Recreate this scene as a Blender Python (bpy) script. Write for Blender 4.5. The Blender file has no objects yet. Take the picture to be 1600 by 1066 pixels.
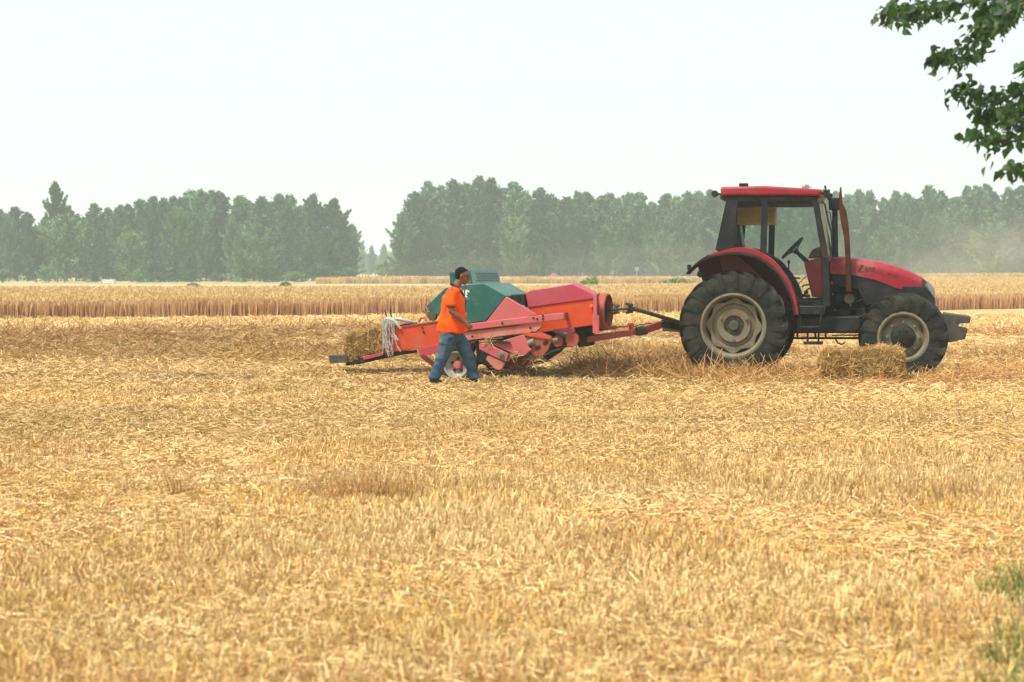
import bpy, bmesh, math, random
import numpy as np
from mathutils import Vector, Matrix
random.seed(7); rng = np.random.default_rng(11)
C = bpy.context.scene.collection
R = math.radians
# ------------------------------------------------------------------ camera
HAZE = .00082
FPX = 2600.0; HZ = 425.0; CAMH = 1.633
PITCH = math.atan((533 - HZ) / FPX)
cam = bpy.data.cameras.new('camera'); camo = bpy.data.objects.new('camera', cam); C.objects.link(camo)
cam.sensor_width = 36; cam.lens = FPX / 1600 * 36; cam.clip_end = 6000; cam.clip_start = 0.1
camo.location = (0, 0, CAMH); camo.rotation_euler = (R(90) - PITCH, 0, 0)
cam.dof.use_dof = True; cam.dof.focus_distance = 26.0; cam.dof.aperture_fstop = 2.9
bpy.context.scene.camera = camo
# ------------------------------------------------------------------ light
SUN_EL, SUN_AZ = R(60), math.atan2(-0.72, -0.55)      # azimuth measured from +Y towards +X
w = bpy.data.worlds.new("World"); bpy.context.scene.world = w; w.use_nodes = True
nt = w.node_tree; nt.nodes.clear()
sky = nt.nodes.new('ShaderNodeTexSky'); sky.sky_type = 'NISHITA'; sky.sun_disc = False
sky.sun_elevation = SUN_EL; sky.sun_rotation = SUN_AZ; sky.dust_density = 6; sky.air_density = 1.0
mixn = nt.nodes.new('ShaderNodeMix'); mixn.data_type = 'RGBA'; mixn.inputs[0].default_value = 0.80
mixn.inputs[7].default_value = (7.7, 8.35, 8.25, 1)   # thick bright overcast veil
bg = nt.nodes.new('ShaderNodeBackground'); bg.inputs[1].default_value = 0.1
out = nt.nodes.new('ShaderNodeOutputWorld')
nt.links.new(sky.outputs[0], mixn.inputs[6]); nt.links.new(mixn.outputs[2], bg.inputs[0]); nt.links.new(bg.outputs[0], out.inputs[0])
sl = bpy.data.lights.new('sun', 'SUN'); sl.energy = 3.7; sl.angle = R(8); sl.color = (1, .955, .88)
so = bpy.data.objects.new('sun', sl); C.objects.link(so)
sd = Vector((math.sin(SUN_AZ) * math.cos(SUN_EL), math.cos(SUN_AZ) * math.cos(SUN_EL), math.sin(SUN_EL)))
so.rotation_euler = sd.to_track_quat('Z', 'Y').to_euler(); so.location = (0, 0, 30)
vs = bpy.context.scene.view_settings
vs.view_transform = 'Standard'; vs.look = 'None'; vs.exposure = 0.5; vs.gamma = 1; vs.use_curve_mapping = False
try:
    bpy.context.scene.cycles.volume_bounces = 1
except Exception: pass
# ------------------------------------------------------------------ projection helpers
CP, SP = math.cos(PITCH), math.sin(PITCH)
def ray(px, py):
    x = (px - 800) / FPX; y = -(py - 533) / FPX
    return Vector((x, y * SP + CP, y * CP - SP))
def WZ(px, py, Z):                       # the world point seen at that pixel, Z metres out
    d = ray(px, py); t = Z / d.y
    return Vector((0, 0, CAMH)) + d * t
class Frame:
    def __init__(s, ox, oy, yaw):
        s.o = Vector((ox, oy, 0)); s.yaw = yaw
        s.f = Vector((math.cos(yaw), math.sin(yaw), 0)); s.l = Vector((-math.sin(yaw), math.cos(yaw), 0))
    def P(s, px, py, Y):
        d = ray(px, py); c = Vector((0, 0, CAMH))
        t = (Y - (c - s.o).dot(s.l)) / d.dot(s.l)
        p = c + d * t
        return ((p - s.o).dot(s.f), Y, p.z)
    def XZ(s, px, py, Y):
        p = s.P(px, py, Y); return (p[0], p[2])
    def loc(s, p):
        return Vector(((p - s.o).dot(s.f), (p - s.o).dot(s.l), p.z))
# ------------------------------------------------------------------ materials
CHIP = {'tractor_red_paint', 'faded_red_paint', 'dusty_faded_paint', 'worn_crimson_paint', 'orange_red_paint', 'green_paint', 'drawbar_red', 'skylit_green_paint'}
def mat(name, c1, c2=None, scale=4, rough=.6, metal=0, bump=0, bscale=None, lo=.45, hi=.65, attr=False, detail=6, c3=None, s3=1.2, stretch=None):
    m = bpy.data.materials.new(name); m.use_nodes = True
    t = m.node_tree; b = t.nodes['Principled BSDF']; b.inputs['Roughness'].default_value = rough; b.inputs['Metallic'].default_value = metal
    b.inputs['Base Color'].default_value = (*c1, 1)
    co = t.nodes.new('ShaderNodeTexCoord'); src = co.outputs['Object']
    if stretch:
        mp = t.nodes.new('ShaderNodeMapping'); mp.inputs['Scale'].default_value = stretch
        t.links.new(src, mp.inputs[0]); src = mp.outputs[0]
    last = None
    if attr:
        a = t.nodes.new('ShaderNodeAttribute'); a.attribute_name = 'Col'; last = a.outputs['Color']
    def layer(last, base, c, scale, lo, hi):
        n = t.nodes.new('ShaderNodeTexNoise'); n.inputs['Scale'].default_value = scale; n.inputs['Detail'].default_value = detail; n.inputs['Roughness'].default_value = .65
        t.links.new(src, n.inputs['Vector'])
        r = t.nodes.new('ShaderNodeMapRange'); r.inputs[1].default_value = lo; r.inputs[2].default_value = hi
        t.links.new(n.outputs['Fac'], r.inputs[0])
        x = t.nodes.new('ShaderNodeMix'); x.data_type = 'RGBA'
        t.links.new(r.outputs[0], x.inputs[0])
        if last is None: x.inputs[6].default_value = (*base, 1)
        else: t.links.new(last, x.inputs[6])
        x.inputs[7].default_value = (*c, 1)
        return x.outputs[2]
    if c2: last = layer(last, c1, c2, scale, lo, hi)
    if c3: last = layer(last, c1, c3, s3, .5, .75)
    if name in CHIP:
        last = layer(last, c1, (.085, .05, .035), 16, .66, .69); last = layer(last, c1, (.30, .22, .15), 1.7, .58, 1.3)
    if last is not None: t.links.new(last, b.inputs['Base Color'])
    if bump:
        n = t.nodes.new('ShaderNodeTexNoise'); n.inputs['Scale'].default_value = bscale or scale * 4; n.inputs['Detail'].default_value = 5
        t.links.new(src, n.inputs['Vector'])
        bp = t.nodes.new('ShaderNodeBump'); bp.inputs['Strength'].default_value = bump; bp.inputs['Distance'].default_value = .02
        t.links.new(n.outputs['Fac'], bp.inputs['Height']); t.links.new(bp.outputs[0], b.inputs['Normal'])
    return m
DUST = (.30, .25, .17)
M = dict(
    tred=mat('tractor_red_paint', (.29, .008, .018), (.22, .014, .022), 3, .5, c3=(.27, .08, .07), s3=2.0),
    bpink=mat('faded_red_paint', (.50, .105, .115), (.44, .14, .13), 2.5, .5, c3=(.40, .09, .06), s3=5, bump=.05),
    bpinkd=mat('dusty_faded_paint', (.55, .17, .12), (.50, .24, .16), 3, .6, c3=(.38, .10, .06), s3=5),
    bplum=mat('worn_crimson_paint', (.42, .042, .07), (.36, .06, .08), 2.5, .45, c3=(.33, .10, .10), s3=4),
    borange=mat('orange_red_paint', (.55, .062, .014), (.46, .055, .016), 2, .5, c3=(.38, .12, .07), s3=5, bump=.05),
    green=mat('green_paint', (.013, .092, .075), (.022, .11, .088), 2.5, .42, c3=(.07, .13, .10), s3=6),
    green_skylit=mat('skylit_green_paint', (.06, .22, .18), (.08, .25, .20), 6, .35, c3=(.12, .25, .2), s3=5),  # the green paint again, sky reflection painted in as a lighter tone
    mesh=mat('mesh_hole', (.02, .05, .045), rough=.8),
    black=mat('black_frame', (.010, .011, .014), (.026, .024, .024), 5, .5, c3=(.05, .042, .03), s3=3),
    dark=mat('greasy_dark_metal', (.012, .012, .011), (.035, .03, .022), 9, .7, c3=(.07, .055, .03), s3=6, bump=.3),
    iron=mat('grey_iron', (.05, .047, .04), (.09, .075, .055), 6, .6, metal=.2, bump=.2),
    rust=mat('rusty_pipe', (.085, .028, .014), (.045, .02, .013), 7, .8, bump=.3),
    drawred=mat('drawbar_red', (.36, .07, .05), (.25, .08, .05), 6, .6, c3=(.15, .08, .05), s3=8),
    dkred=mat('dark_red_metal', (.12, .02, .022), (.07, .03, .02), 5, .7),
    olive=mat('olive_steel', (.075, .068, .035), (.045, .04, .022), 9, .6, bump=.2),
    rubber=mat('dusty_rubber', (.017, .018, .017), (.070, .064, .046), 3.5, .85, bump=.25, bscale=30, lo=.42, hi=.85),
    rim=mat('beige_rim_paint', (.19, .172, .115), (.13, .118, .08), 4, .6, c3=(.20, .095, .04), s3=6),
    rimg=mat('grey_rim_disc', (.19, .18, .135), (.14, .13, .09), 5, .6, c3=(.20, .10, .045), s3=5),
    white=mat('white_metal', (.30, .29, .26), (.20, .17, .13), 9, .5),
    twine=mat('white_twine', (.50, .48, .44), (.36, .33, .29), 12, .8),
    film=mat('white_film', (.42, .43, .44), (.28, .28, .27), 6, .4),
    yellow=mat('ochre_box', (.38, .21, .022), (.26, .14, .02), 6, .6),
    lens=mat('lamp_lens', (.28, .31, .28), (.18, .2, .18), 8, .15),
    redlamp=mat('orange_lens', (.8, .12, .05), rough=.3),
    bolt=mat('green_grey_bolt', (.12, .19, .12), (.2, .22, .15), 20, .5),
    letter=mat('hood_lettering', (.11, .03, .022), rough=.5),
    skin=mat('tanned_skin', (.21, .080, .042), (.16, .06, .032), 9, .6),
    hair=mat('black_hair', (.008, .007, .006), (.016, .013, .012), 30, .95, bump=.4, bscale=80),
    shirt=mat('orange_shirt', (.95, .098, .002), (.84, .078, .002), 5, .75, bump=.5, bscale=7),
    trim=mat('dark_collar', (.012, .012, .016), rough=.7),
    jeans=mat('blue_jeans', (.038, .075, .125), (.075, .125, .17), 4, .85, bump=.6, bscale=9, c3=(.15, .15, .12), s3=3),
    shoe=mat('dark_shoe', (.015, .018, .03), (.05, .04, .03), 12, .7),
    eye=mat('dark_eye', (.01, .008, .006), rough=.2),
    bark=mat('grey_bark', (.12, .10, .075), (.07, .06, .045), 3, .9, bump=.4, stretch=(1, 1, .2)),
    fol=mat('foliage', (.05, .09, .04), attr=True, rough=.6),
    foln=mat('near_leaf', (.05, .09, .04), attr=True, rough=.6),
    straw=mat('straw', (.5, .35, .15), attr=True, rough=.55),
    road=mat('pale_concrete', (.34, .32, .27), (.27, .25, .20), .3, .9),
    concrete=mat('white_concrete', (.70, .66, .58), (.5, .46, .38), 3, .9),
    carwhite=mat('white_car_paint', (.7, .7, .7), rough=.3), glassd=mat('dark_glass', (.03, .04, .05), rough=.1),
    tarp=mat('red_tarp', (.40, .14, .15), (.4, .08, .1), 3, .7),
    brown=mat('brown_soil', (.12, .075, .045), (.2, .13, .07), 4, .95),
)
def glassmat():
    m = bpy.data.materials.new('cab_glass'); m.use_nodes = True; t = m.node_tree; t.nodes.clear()
    o = t.nodes.new('ShaderNodeOutputMaterial'); mx = t.nodes.new('ShaderNodeMixShader')
    tr = t.nodes.new('ShaderNodeBsdfTransparent'); tr.inputs[0].default_value = (.93, .95, .94, 1)
    gl = t.nodes.new('ShaderNodeBsdfGlossy'); gl.inputs['Roughness'].default_value = .08; gl.inputs[0].default_value = (.5, .54, .54, 1)
    fr = t.nodes.new('ShaderNodeFresnel'); fr.inputs[0].default_value = 1.22
    t.links.new(fr.outputs[0], mx.inputs[0]); t.links.new(tr.outputs[0], mx.inputs[1]); t.links.new(gl.outputs[0], mx.inputs[2]); t.links.new(mx.outputs[0], o.inputs[0])
    return m
M['glass'] = glassmat()
# ------------------------------------------------------------------ object helpers
def empty(name, loc, yaw=0):
    o = bpy.data.objects.new(name, None); C.objects.link(o); o.location = loc; o.rotation_euler = (0, 0, yaw); o.empty_display_size = .3
    return o
def tag(o, label=None, cat=None, group=None, kind=None):
    if label: o['label'] = label
    if cat: o['category'] = cat
    if group: o['group'] = group
    if kind: o['kind'] = kind
    return o
class MB:
    def __init__(s): s.v = []; s.f = []
    def add(s, vs, fs):
        n = len(s.v); s.v += [tuple(x) for x in vs]; s.f += [[i + n for i in f] for f in fs]; return s
    def box(s, c, size, rot=None):
        h = [x / 2 for x in size]; vs = []
        for sx in (-1, 1):
            for sy in (-1, 1):
                for sz in (-1, 1):
                    p = Vector((sx * h[0], sy * h[1], sz * h[2]))
                    if rot is not None: p = rot @ p
                    vs.append(p + Vector(c))
        return s.add(vs, [(0, 1, 3, 2), (4, 6, 7, 5), (0, 4, 5, 1), (2, 3, 7, 6), (0, 2, 6, 4), (1, 5, 7, 3)])
    def prism(s, xz, y0, y1):
        n = len(xz); vs = [(x, y0, z) for x, z in xz] + [(x, y1, z) for x, z in xz]
        fs = [list(range(n)), list(range(2 * n - 1, n - 1, -1))] + [(i, (i + 1) % n, n + (i + 1) % n, n + i) for i in range(n)]
        return s.add(vs, fs)
    def bar(s, p0, p1, wy, hz):           # rectangular beam: wy sideways, hz up
        p0, p1 = Vector(p0), Vector(p1); d = (p1 - p0).normalized()
        a = d.cross(Vector((0, 0, 1)))
        if a.length < 1e-3: a = Vector((0, 1, 0))
        a.normalize(); b = a.cross(d)
        vs = [p + a * i * wy / 2 + b * j * hz / 2 for p in (p0, p1) for i, j in ((-1, -1), (1, -1), (1, 1), (-1, 1))]
        return s.add(vs, [(0, 1, 2, 3), (7, 6, 5, 4)] + [(i, (i + 1) % 4, 4 + (i + 1) % 4, 4 + i) for i in range(4)])
    def tube(s, pts, r, n=8):
        pts = [Vector(p) for p in pts]; k = len(pts)
        rs = r if isinstance(r, (list, tuple)) else [r] * k
        vs = []; a = None
        for i, p in enumerate(pts):
            d = (pts[min(i + 1, k - 1)] - pts[max(i - 1, 0)])
            d = d.normalized() if d.length > 1e-9 else Vector((0, 0, 1))
            if a is None:
                a = d.cross(Vector((0, 0, 1)))
                if a.length < 1e-2: a = d.cross(Vector((0, 1, 0)))
            a = (a - d * a.dot(d)).normalized(); b = d.cross(a)
            for j in range(n):
                q = 2 * math.pi * j / n
                vs.append(p + (a * math.cos(q) + b * math.sin(q)) * rs[i])
        fs = [(i * n + j, i * n + (j + 1) % n, (i + 1) * n + (j + 1) % n, (i + 1) * n + j) for i in range(k - 1) for j in range(n)]
        fs += [list(range(n)), list(range((k - 1) * n, k * n))]
        return s.add(vs, fs)
    def lathe(s, prof, c, n=48, closed=False, rf=None):  # axis along Y; prof = (radius, y)
        k = len(prof); vs = []
        for j in range(n):
            q = 2 * math.pi * j / n
            for i, (r, y) in enumerate(prof):
                rr = r if rf is None else rf(r, q, i)
                vs.append((c[0] + rr * math.cos(q), c[1] + y, c[2] + rr * math.sin(q)))
        m = k if closed else k - 1
        fs = [(j * k + i, j * k + (i + 1) % k, ((j + 1) % n) * k + (i + 1) % k, ((j + 1) % n) * k + i) for j in range(n) for i in range(m)]
        return s.add(vs, fs)
    def build(s, name, m, parent=None, bevel=0, smooth=False, seg=2):
        me = bpy.data.meshes.new(name); me.from_pydata(s.v, [], s.f); me.update()
        b = bmesh.new(); b.from_mesh(me); bmesh.ops.remove_doubles(b, verts=b.verts, dist=1e-5); bmesh.ops.recalc_face_normals(b, faces=b.faces); b.to_mesh(me); b.free()
        me.materials.append(M[m] if isinstance(m, str) else m)
        o = bpy.data.objects.new(name, me); C.objects.link(o)
        if parent: o.parent = parent
        if smooth:
            for p in me.polygons: p.use_smooth = True
            try: me.set_sharp_from_angle(angle=R(38))
            except Exception: pass
        if bevel:
            md = o.modifiers.new('bevel', 'BEVEL'); md.width = bevel; md.segments = seg; md.limit_method = 'ANGLE'; md.angle_limit = R(35)
            for p in me.polygons: p.use_smooth = True
            try: me.set_sharp_from_angle(angle=R(38))
            except Exception: pass
        return o
# ---- noise for numpy
def vnoise(x, y, scale, seed=0):
    x = np.asarray(x) / scale + seed * 17.3; y = np.asarray(y) / scale + seed * 9.1
    xi = np.floor(x).astype(np.int64); yi = np.floor(y).astype(np.int64); fx = x - xi; fy = y - yi
    fx = fx * fx * (3 - 2 * fx); fy = fy * fy * (3 - 2 * fy)
    def h(a, b):
        n = (a * 374761393 + b * 668265263 + seed * 1274126177) & 0xffffffff
        n = ((n ^ (n >> 13)) * 1274126177) & 0xffffffff
        return ((n ^ (n >> 16)) & 0xffff) / 65535.0
    return (h(xi, yi) * (1 - fx) + h(xi + 1, yi) * fx) * (1 - fy) + (h(xi, yi + 1) * (1 - fx) + h(xi + 1, yi + 1) * fx) * fy
def sstep(x, a, b):
    t = np.clip((np.asarray(x, float) - a) / (b - a), 0, 1); return t * t * (3 - 2 * t)
def arr_mesh(name, V, F, col, m, parent=None):
    """V (n,3), F (k,4) quads, col (n,3)"""
    me = bpy.data.meshes.new(name); n = len(V); k = len(F)
    me.vertices.add(n); me.vertices.foreach_set('co', np.ascontiguousarray(V, np.float32).ravel())
    me.loops.add(k * 4); me.loops.foreach_set('vertex_index', np.ascontiguousarray(F, np.int32).ravel())
    me.polygons.add(k); me.polygons.foreach_set('loop_start', np.arange(0, k * 4, 4, dtype=np.int32))
    me.update(calc_edges=True)
    a = me.attributes.new('Col', 'FLOAT_COLOR', 'POINT'); c4 = np.ones((n, 4), np.float32); c4[:, :3] = col; a.data.foreach_set('color', c4.ravel())
    me.materials.append(M[m]); o = bpy.data.objects.new(name, me); C.objects.link(o)
    if parent: o.parent = parent
    return o
def norm(a): return a / np.maximum(np.linalg.norm(a, axis=-1, keepdims=True), 1e-9)
def strips(base, d, L, W, col, colt=None, segs=1, bend=None, taper=.6):
    n = len(base); side = norm(np.cross(d, norm(rng.normal(size=(n, 3)))))
    ts = np.linspace(0, 1, segs + 1); V = np.zeros((n, segs + 1, 2, 3)); Cc = np.zeros((n, segs + 1, 2, 3))
    colt = col if colt is None else colt
    for i, t in enumerate(ts):
        p = base + d * (L * t)[:, None]
        if bend is not None: p = p + bend * (t * t)
        wd = (W * (1 - (1 - taper) * t) / 2)[:, None]
        V[:, i, 0] = p - side * wd; V[:, i, 1] = p + side * wd
        Cc[:, i, 0] = Cc[:, i, 1] = col * (1 - t) + colt * t
    k = (segs + 1) * 2; b = (np.arange(n) * k)[:, None, None]
    q = np.array([[2 * i, 2 * i + 1, 2 * i + 3, 2 * i + 2] for i in range(segs)])[None]
    return V.reshape(-1, 3), (b + q).reshape(-1, 4), Cc.reshape(-1, 3)
def merge(*parts):
    Vs, Fs, Cs, o = [], [], [], 0
    for v, f, c in parts: Vs.append(v); Fs.append(f + o); Cs.append(c); o += len(v)
    return np.concatenate(Vs), np.concatenate(Fs), np.concatenate(Cs)
# ------------------------------------------------------------------ ground
def gz(x, y):
    x = np.asarray(x, float); y = np.asarray(y, float)
    z = (vnoise(x, y, 3.1, 1) - .5) * .05 + (vnoise(x, y, .9, 2) - .5) * .03
    z = z * sstep(y, 4, 12) * (1 - .5 * sstep(y, 60, 120))
    z += .55 * sstep(y, 75, 210) * sstep(x - y * .10, 0, 55)
    return z - .015
W1A, W1B = 24.5, 25.5
def windrow_h(x, y):
    """loose straw heaps left by the combine, running across the view"""
    x = np.asarray(x, float); y = np.asarray(y, float)
    c1 = 31.3 + .035 * x + (vnoise(x, 0 * x, 7, 5) - .5) * 1.6
    c2 = 41.5 + .03 * x + (vnoise(x, 0 * x, 9, 6) - .5) * 2.2
    c3 = 27.6 + .0 * x + (vnoise(x, 0 * x, 3, 7) - .5) * .5
    h = .42 * np.exp(-((y - c1) / 1.3) ** 2) * (.45 + .9 * vnoise(x, y, 1.6, 8)) * (1 - .75 * sstep(x, 1.5, 7))
    h += .30 * np.exp(-((y - c2) / 1.7) ** 2) * (.4 + 1.0 * vnoise(x, y, 2.3, 9)) * (1 - .6 * sstep(x, 2, 9))
    h += .27 * np.exp(-((y - 26.3) / .8) ** 2) * sstep(x, .55, 1.3) * (1 - sstep(x, 2.6, 4.2)) * (.65 + .6 * vnoise(x, y, .7, 10))
    h += .19 * np.exp(-((y - 24.55) / .75) ** 2) * sstep(x, 2.3, 3.4) * (1 - .6 * sstep(x, 7.2, 9)) * (.5 + .9 * vnoise(x, y, .8, 12))
    return h
yy = np.concatenate([np.arange(-12, 5, 1.0), np.arange(5, 30, .14), np.arange(30, 64, .3), np.arange(64, 130, 2), np.geomspace(131, 1500, 40)])
U = np.concatenate([-np.geomspace(1, .34, 14)[:-1], np.linspace(-.34, .34, 210), np.geomspace(.34, 1, 14)[1:]])
Yg, Ug = np.meshgrid(yy, U, indexing='ij')
Xg = Ug * (np.abs(Yg) * 1.0 + 14) * np.where(np.abs(Ug) > .34, 1, 1); Xg = np.clip(Xg, -1450, 1450)
Zg = gz(Xg, Yg) + windrow_h(Xg, Yg) * .75
ny, nx = Yg.shape; idx = np.arange(ny * nx).reshape(ny, nx)
Fg = np.stack([idx[:-1, :-1], idx[:-1, 1:], idx[1:, 1:], idx[1:, :-1]], -1).reshape(-1, 4)
def groundmat():
    m = bpy.data.materials.new('straw_littered_soil'); m.use_nodes = True; t = m.node_tree; b = t.nodes['Principled BSDF']; b.inputs['Roughness'].default_value = .9
    co = t.nodes.new('ShaderNodeTexCoord')
    def noise(s, st=None, det=6):
        n = t.nodes.new('ShaderNodeTexNoise'); n.inputs['Scale'].default_value = s; n.inputs['Detail'].default_value = det; n.inputs['Roughness'].default_value = .7
        if st:
            mp = t.nodes.new('ShaderNodeMapping'); mp.inputs['Scale'].default_value = st; t.links.new(co.outputs['Object'], mp.inputs[0]); t.links.new(mp.outputs[0], n.inputs[0])
        else: t.links.new(co.outputs['Object'], n.inputs[0])
        return n.outputs['Fac']
    def mix(f, a, bb, lo, hi):
        r = t.nodes.new('ShaderNodeMapRange'); r.inputs[1].default_value = lo; r.inputs[2].default_value = hi; t.links.new(f, r.inputs[0])
        x = t.nodes.new('ShaderNodeMix'); x.data_type = 'RGBA'; t.links.new(r.outputs[0], x.inputs[0])
        for s, v in ((6, a), (7, bb)):
            if isinstance(v, tuple): x.inputs[s].default_value = (*v, 1)
            else: t.links.new(v, x.inputs[s])
        return x.outputs[2]
    a = mix(noise(22), (.20, .13, .06), (.50, .345, .145), .34, .60)
    a = mix(noise(1.3), a, (.34, .23, .10), .5, .8)
    geo = t.nodes.new('ShaderNodeSeparateXYZ'); t.links.new(co.outputs['Object'], geo.inputs[0])
    a2 = mix(noise(.35, (.12, 1, 1)), (.44, .305, .125), (.56, .40, .17), .40, .62)   # far stubble, where single straws are no longer built
    a = mix(geo.outputs['Y'], a, a2, 30, 60)
    t.links.new(a, b.inputs['Base Color'])
    bp = t.nodes.new('ShaderNodeBump'); bp.inputs['Strength'].default_value = .7; bp.inputs['Distance'].default_value = .04
    t.links.new(noise(28, (1, 1.5, 1)), bp.inputs['Height']); t.links.new(bp.outputs[0], b.inputs['Normal'])
    return m
def vary_by_tree(m):
    t = m.node_tree; b = t.nodes['Principled BSDF']; l = b.inputs['Base Color'].links[0]; src = l.from_socket
    oi = t.nodes.new('ShaderNodeObjectInfo'); h = t.nodes.new('ShaderNodeHueSaturation'); h.inputs['Saturation'].default_value = 1.0
    r = t.nodes.new('ShaderNodeMapRange'); r.inputs[3].default_value = .55; r.inputs[4].default_value = 2.0; t.links.new(oi.outputs['Random'], r.inputs[0]); t.links.new(r.outputs[0], h.inputs['Value'])
    r = t.nodes.new('ShaderNodeMapRange'); r.inputs[3].default_value = .53; r.inputs[4].default_value = .475; t.links.new(oi.outputs['Random'], r.inputs[0]); t.links.new(r.outputs[0], h.inputs['Hue'])
    t.links.new(src, h.inputs['Color']); t.links.new(h.outputs[0], b.inputs['Base Color'])
vary_by_tree(M['fol'])
def translucent(m, f):
    t = m.node_tree; b = t.nodes['Principled BSDF']; o = t.nodes['Material Output']; tl = t.nodes.new('ShaderNodeBsdfTranslucent'); mx = t.nodes.new('ShaderNodeMixShader'); mx.inputs[0].default_value = f
    a = t.nodes.new('ShaderNodeAttribute'); a.attribute_name = 'Col'; g_ = t.nodes.new('ShaderNodeMix'); g_.data_type = 'RGBA'; g_.blend_type = 'MULTIPLY'; g_.inputs[0].default_value = 1; g_.inputs[7].default_value = (1.6, 1.9, .9, 1)
    t.links.new(a.outputs['Color'], g_.inputs[6]); t.links.new(g_.outputs[2], tl.inputs[0]); t.links.new(b.outputs[0], mx.inputs[1]); t.links.new(tl.outputs[0], mx.inputs[2]); t.links.new(mx.outputs[0], o.inputs['Surface'])
translucent(M['foln'], .3)
for k_, v_ in dict(shirt=.12, hair=.1, jeans=.12, skin=.25, rubber=.15, dark=.2, black=.25, rust=.15, tred=.35, bpink=.25, bpinkd=.2, bplum=.3, borange=.25, drawred=.2, dkred=.2, green=.35, straw=.3, rim=.25, rimg=.25).items(): M[k_].node_tree.nodes['Principled BSDF'].inputs['Specular IOR Level'].default_value = v_
M['ground'] = groundmat()
g = arr_mesh('ground', np.stack([Xg, Yg, Zg], -1).reshape(-1, 3), Fg, np.full((ny * nx, 3), .4), 'ground'); tag(g, kind='structure')
for p in g.data.polygons: p.use_smooth = True
# pale road across the far side of the field, left
def strip_sheet(name, pts, w2, m, dz=.03):
    mb = MB(); vs = []
    for x, y in pts: z = float(gz(x, y)) + dz; vs += [(x, y - w2, z), (x, y + w2, z)]
    mb.add(vs, [(2 * i, 2 * i + 2, 2 * i + 3, 2 * i + 1) for i in range(len(pts) - 1)])
    return mb.build(name, m)
tag(strip_sheet('road', [(x, 243 + .05 * x) for x in range(-190, 10, 10)], 9, 'road'), kind='structure')
# ------------------------------------------------------------------ stubble and straw
PALE = np.array((.85, .655, .315)); GOLD = np.array((.77, .50, .145)); TAN = np.array((.52, .33, .13)); RED = np.array((.58, .31, .13)); DIM = np.array((.30, .20, .09))
def straw_col(n, x, y, pale=.3, red=.15):
    r = rng.random(n)[:, None]; t = 1.25 * vnoise(x, y, 1.1, 21)[:, None] - .15 + .5 * (vnoise(x, y, .35, 22)[:, None] - .5)
    t = np.clip(t, 0, 1); a = GOLD * (1 - t) + PALE * t
    pk = vnoise(x, y * 1.6, .9, 24)[:, None]; a = np.where(r < pale, PALE, a); a = np.where(r > 1 - red - .45 * np.clip(pk - .5, 0, 1), RED, a)
    t = np.clip(t, 0, 1)
    r2 = rng.random(n)[:, None]; a = np.where(r2 < .22, TAN, a)
    mid = (sstep(y, 11, 17) * (1 - sstep(y, 36, 46)))[:, None]
    a = a * (1 - mid) + (a * np.array((.93, .89, .83))) * mid       # darker, more even straw tone in the middle of the field
    band = vnoise(x * .10, y, .75, 26)[:, None] * .6 + vnoise(x * .25, y, 2.0, 27)[:, None] * .4      # faint bands left along the combine's passes
    mean = np.array((.66, .455, .185)); a = a + (mean - a) * (.45 * mid)
    return a * (1 + (band - .5) * (.12 + .42 * mid)) * rng.uniform(.82, 1.1, (n, 1))
def field_pts(n, y0, y1, k=.36, pad=.8):
    y = np.sqrt(rng.uniform(y0 * y0, y1 * y1, n)); x = rng.uniform(-1, 1, n) * (k * y + pad); return x, y
def mkstubble(y0, y1, nclump, per, h, wd, spread, lean):
    cx, cy = field_pts(nclump, y0, y1)
    dn = vnoise(cx, cy, 1.5, 31) + .5 * vnoise(cx, cy, .4, 32)
    keep = dn > rng.uniform(.35, .85, nclump)
    cx, cy = cx[keep], cy[keep]; m = len(cx); n = m * per
    cl = rng.normal(0, lean * .8, (m, 2)); ch = rng.uniform(.6, 1.25, m)
    x = np.repeat(cx, per) + rng.normal(0, spread, n); y = np.repeat(cy, per) + rng.normal(0, spread, n)
    z = gz(x, y) - .01
    d = norm(np.stack([np.repeat(cl[:, 0], per) + rng.normal(0, lean, n), np.repeat(cl[:, 1], per) + rng.normal(0, lean, n), np.ones(n)], -1))
    H = h * np.repeat(ch, per) * rng.uniform(.5, 1.2, n) * (.45 + .95 * vnoise(x, y, 1.3, 34)) * (1 - .35 * sstep(y, 14, 18) * (1 - sstep(y, 40, 50)))
    c = straw_col(n, x, y, .28, .10) * np.repeat(rng.uniform(.85, 1.12, m), per)[:, None]
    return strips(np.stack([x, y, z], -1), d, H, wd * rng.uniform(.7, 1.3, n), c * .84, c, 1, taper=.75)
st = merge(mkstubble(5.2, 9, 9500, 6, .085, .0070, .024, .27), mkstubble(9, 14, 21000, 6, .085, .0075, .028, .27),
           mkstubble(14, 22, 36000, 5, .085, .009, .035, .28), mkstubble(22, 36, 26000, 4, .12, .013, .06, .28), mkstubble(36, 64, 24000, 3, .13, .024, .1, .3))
tag(arr_mesh('stubble', *st, 'straw'), 'pale gold wheat stubble standing in clumps over the whole near field', 'stubble', kind='stuff')
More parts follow.
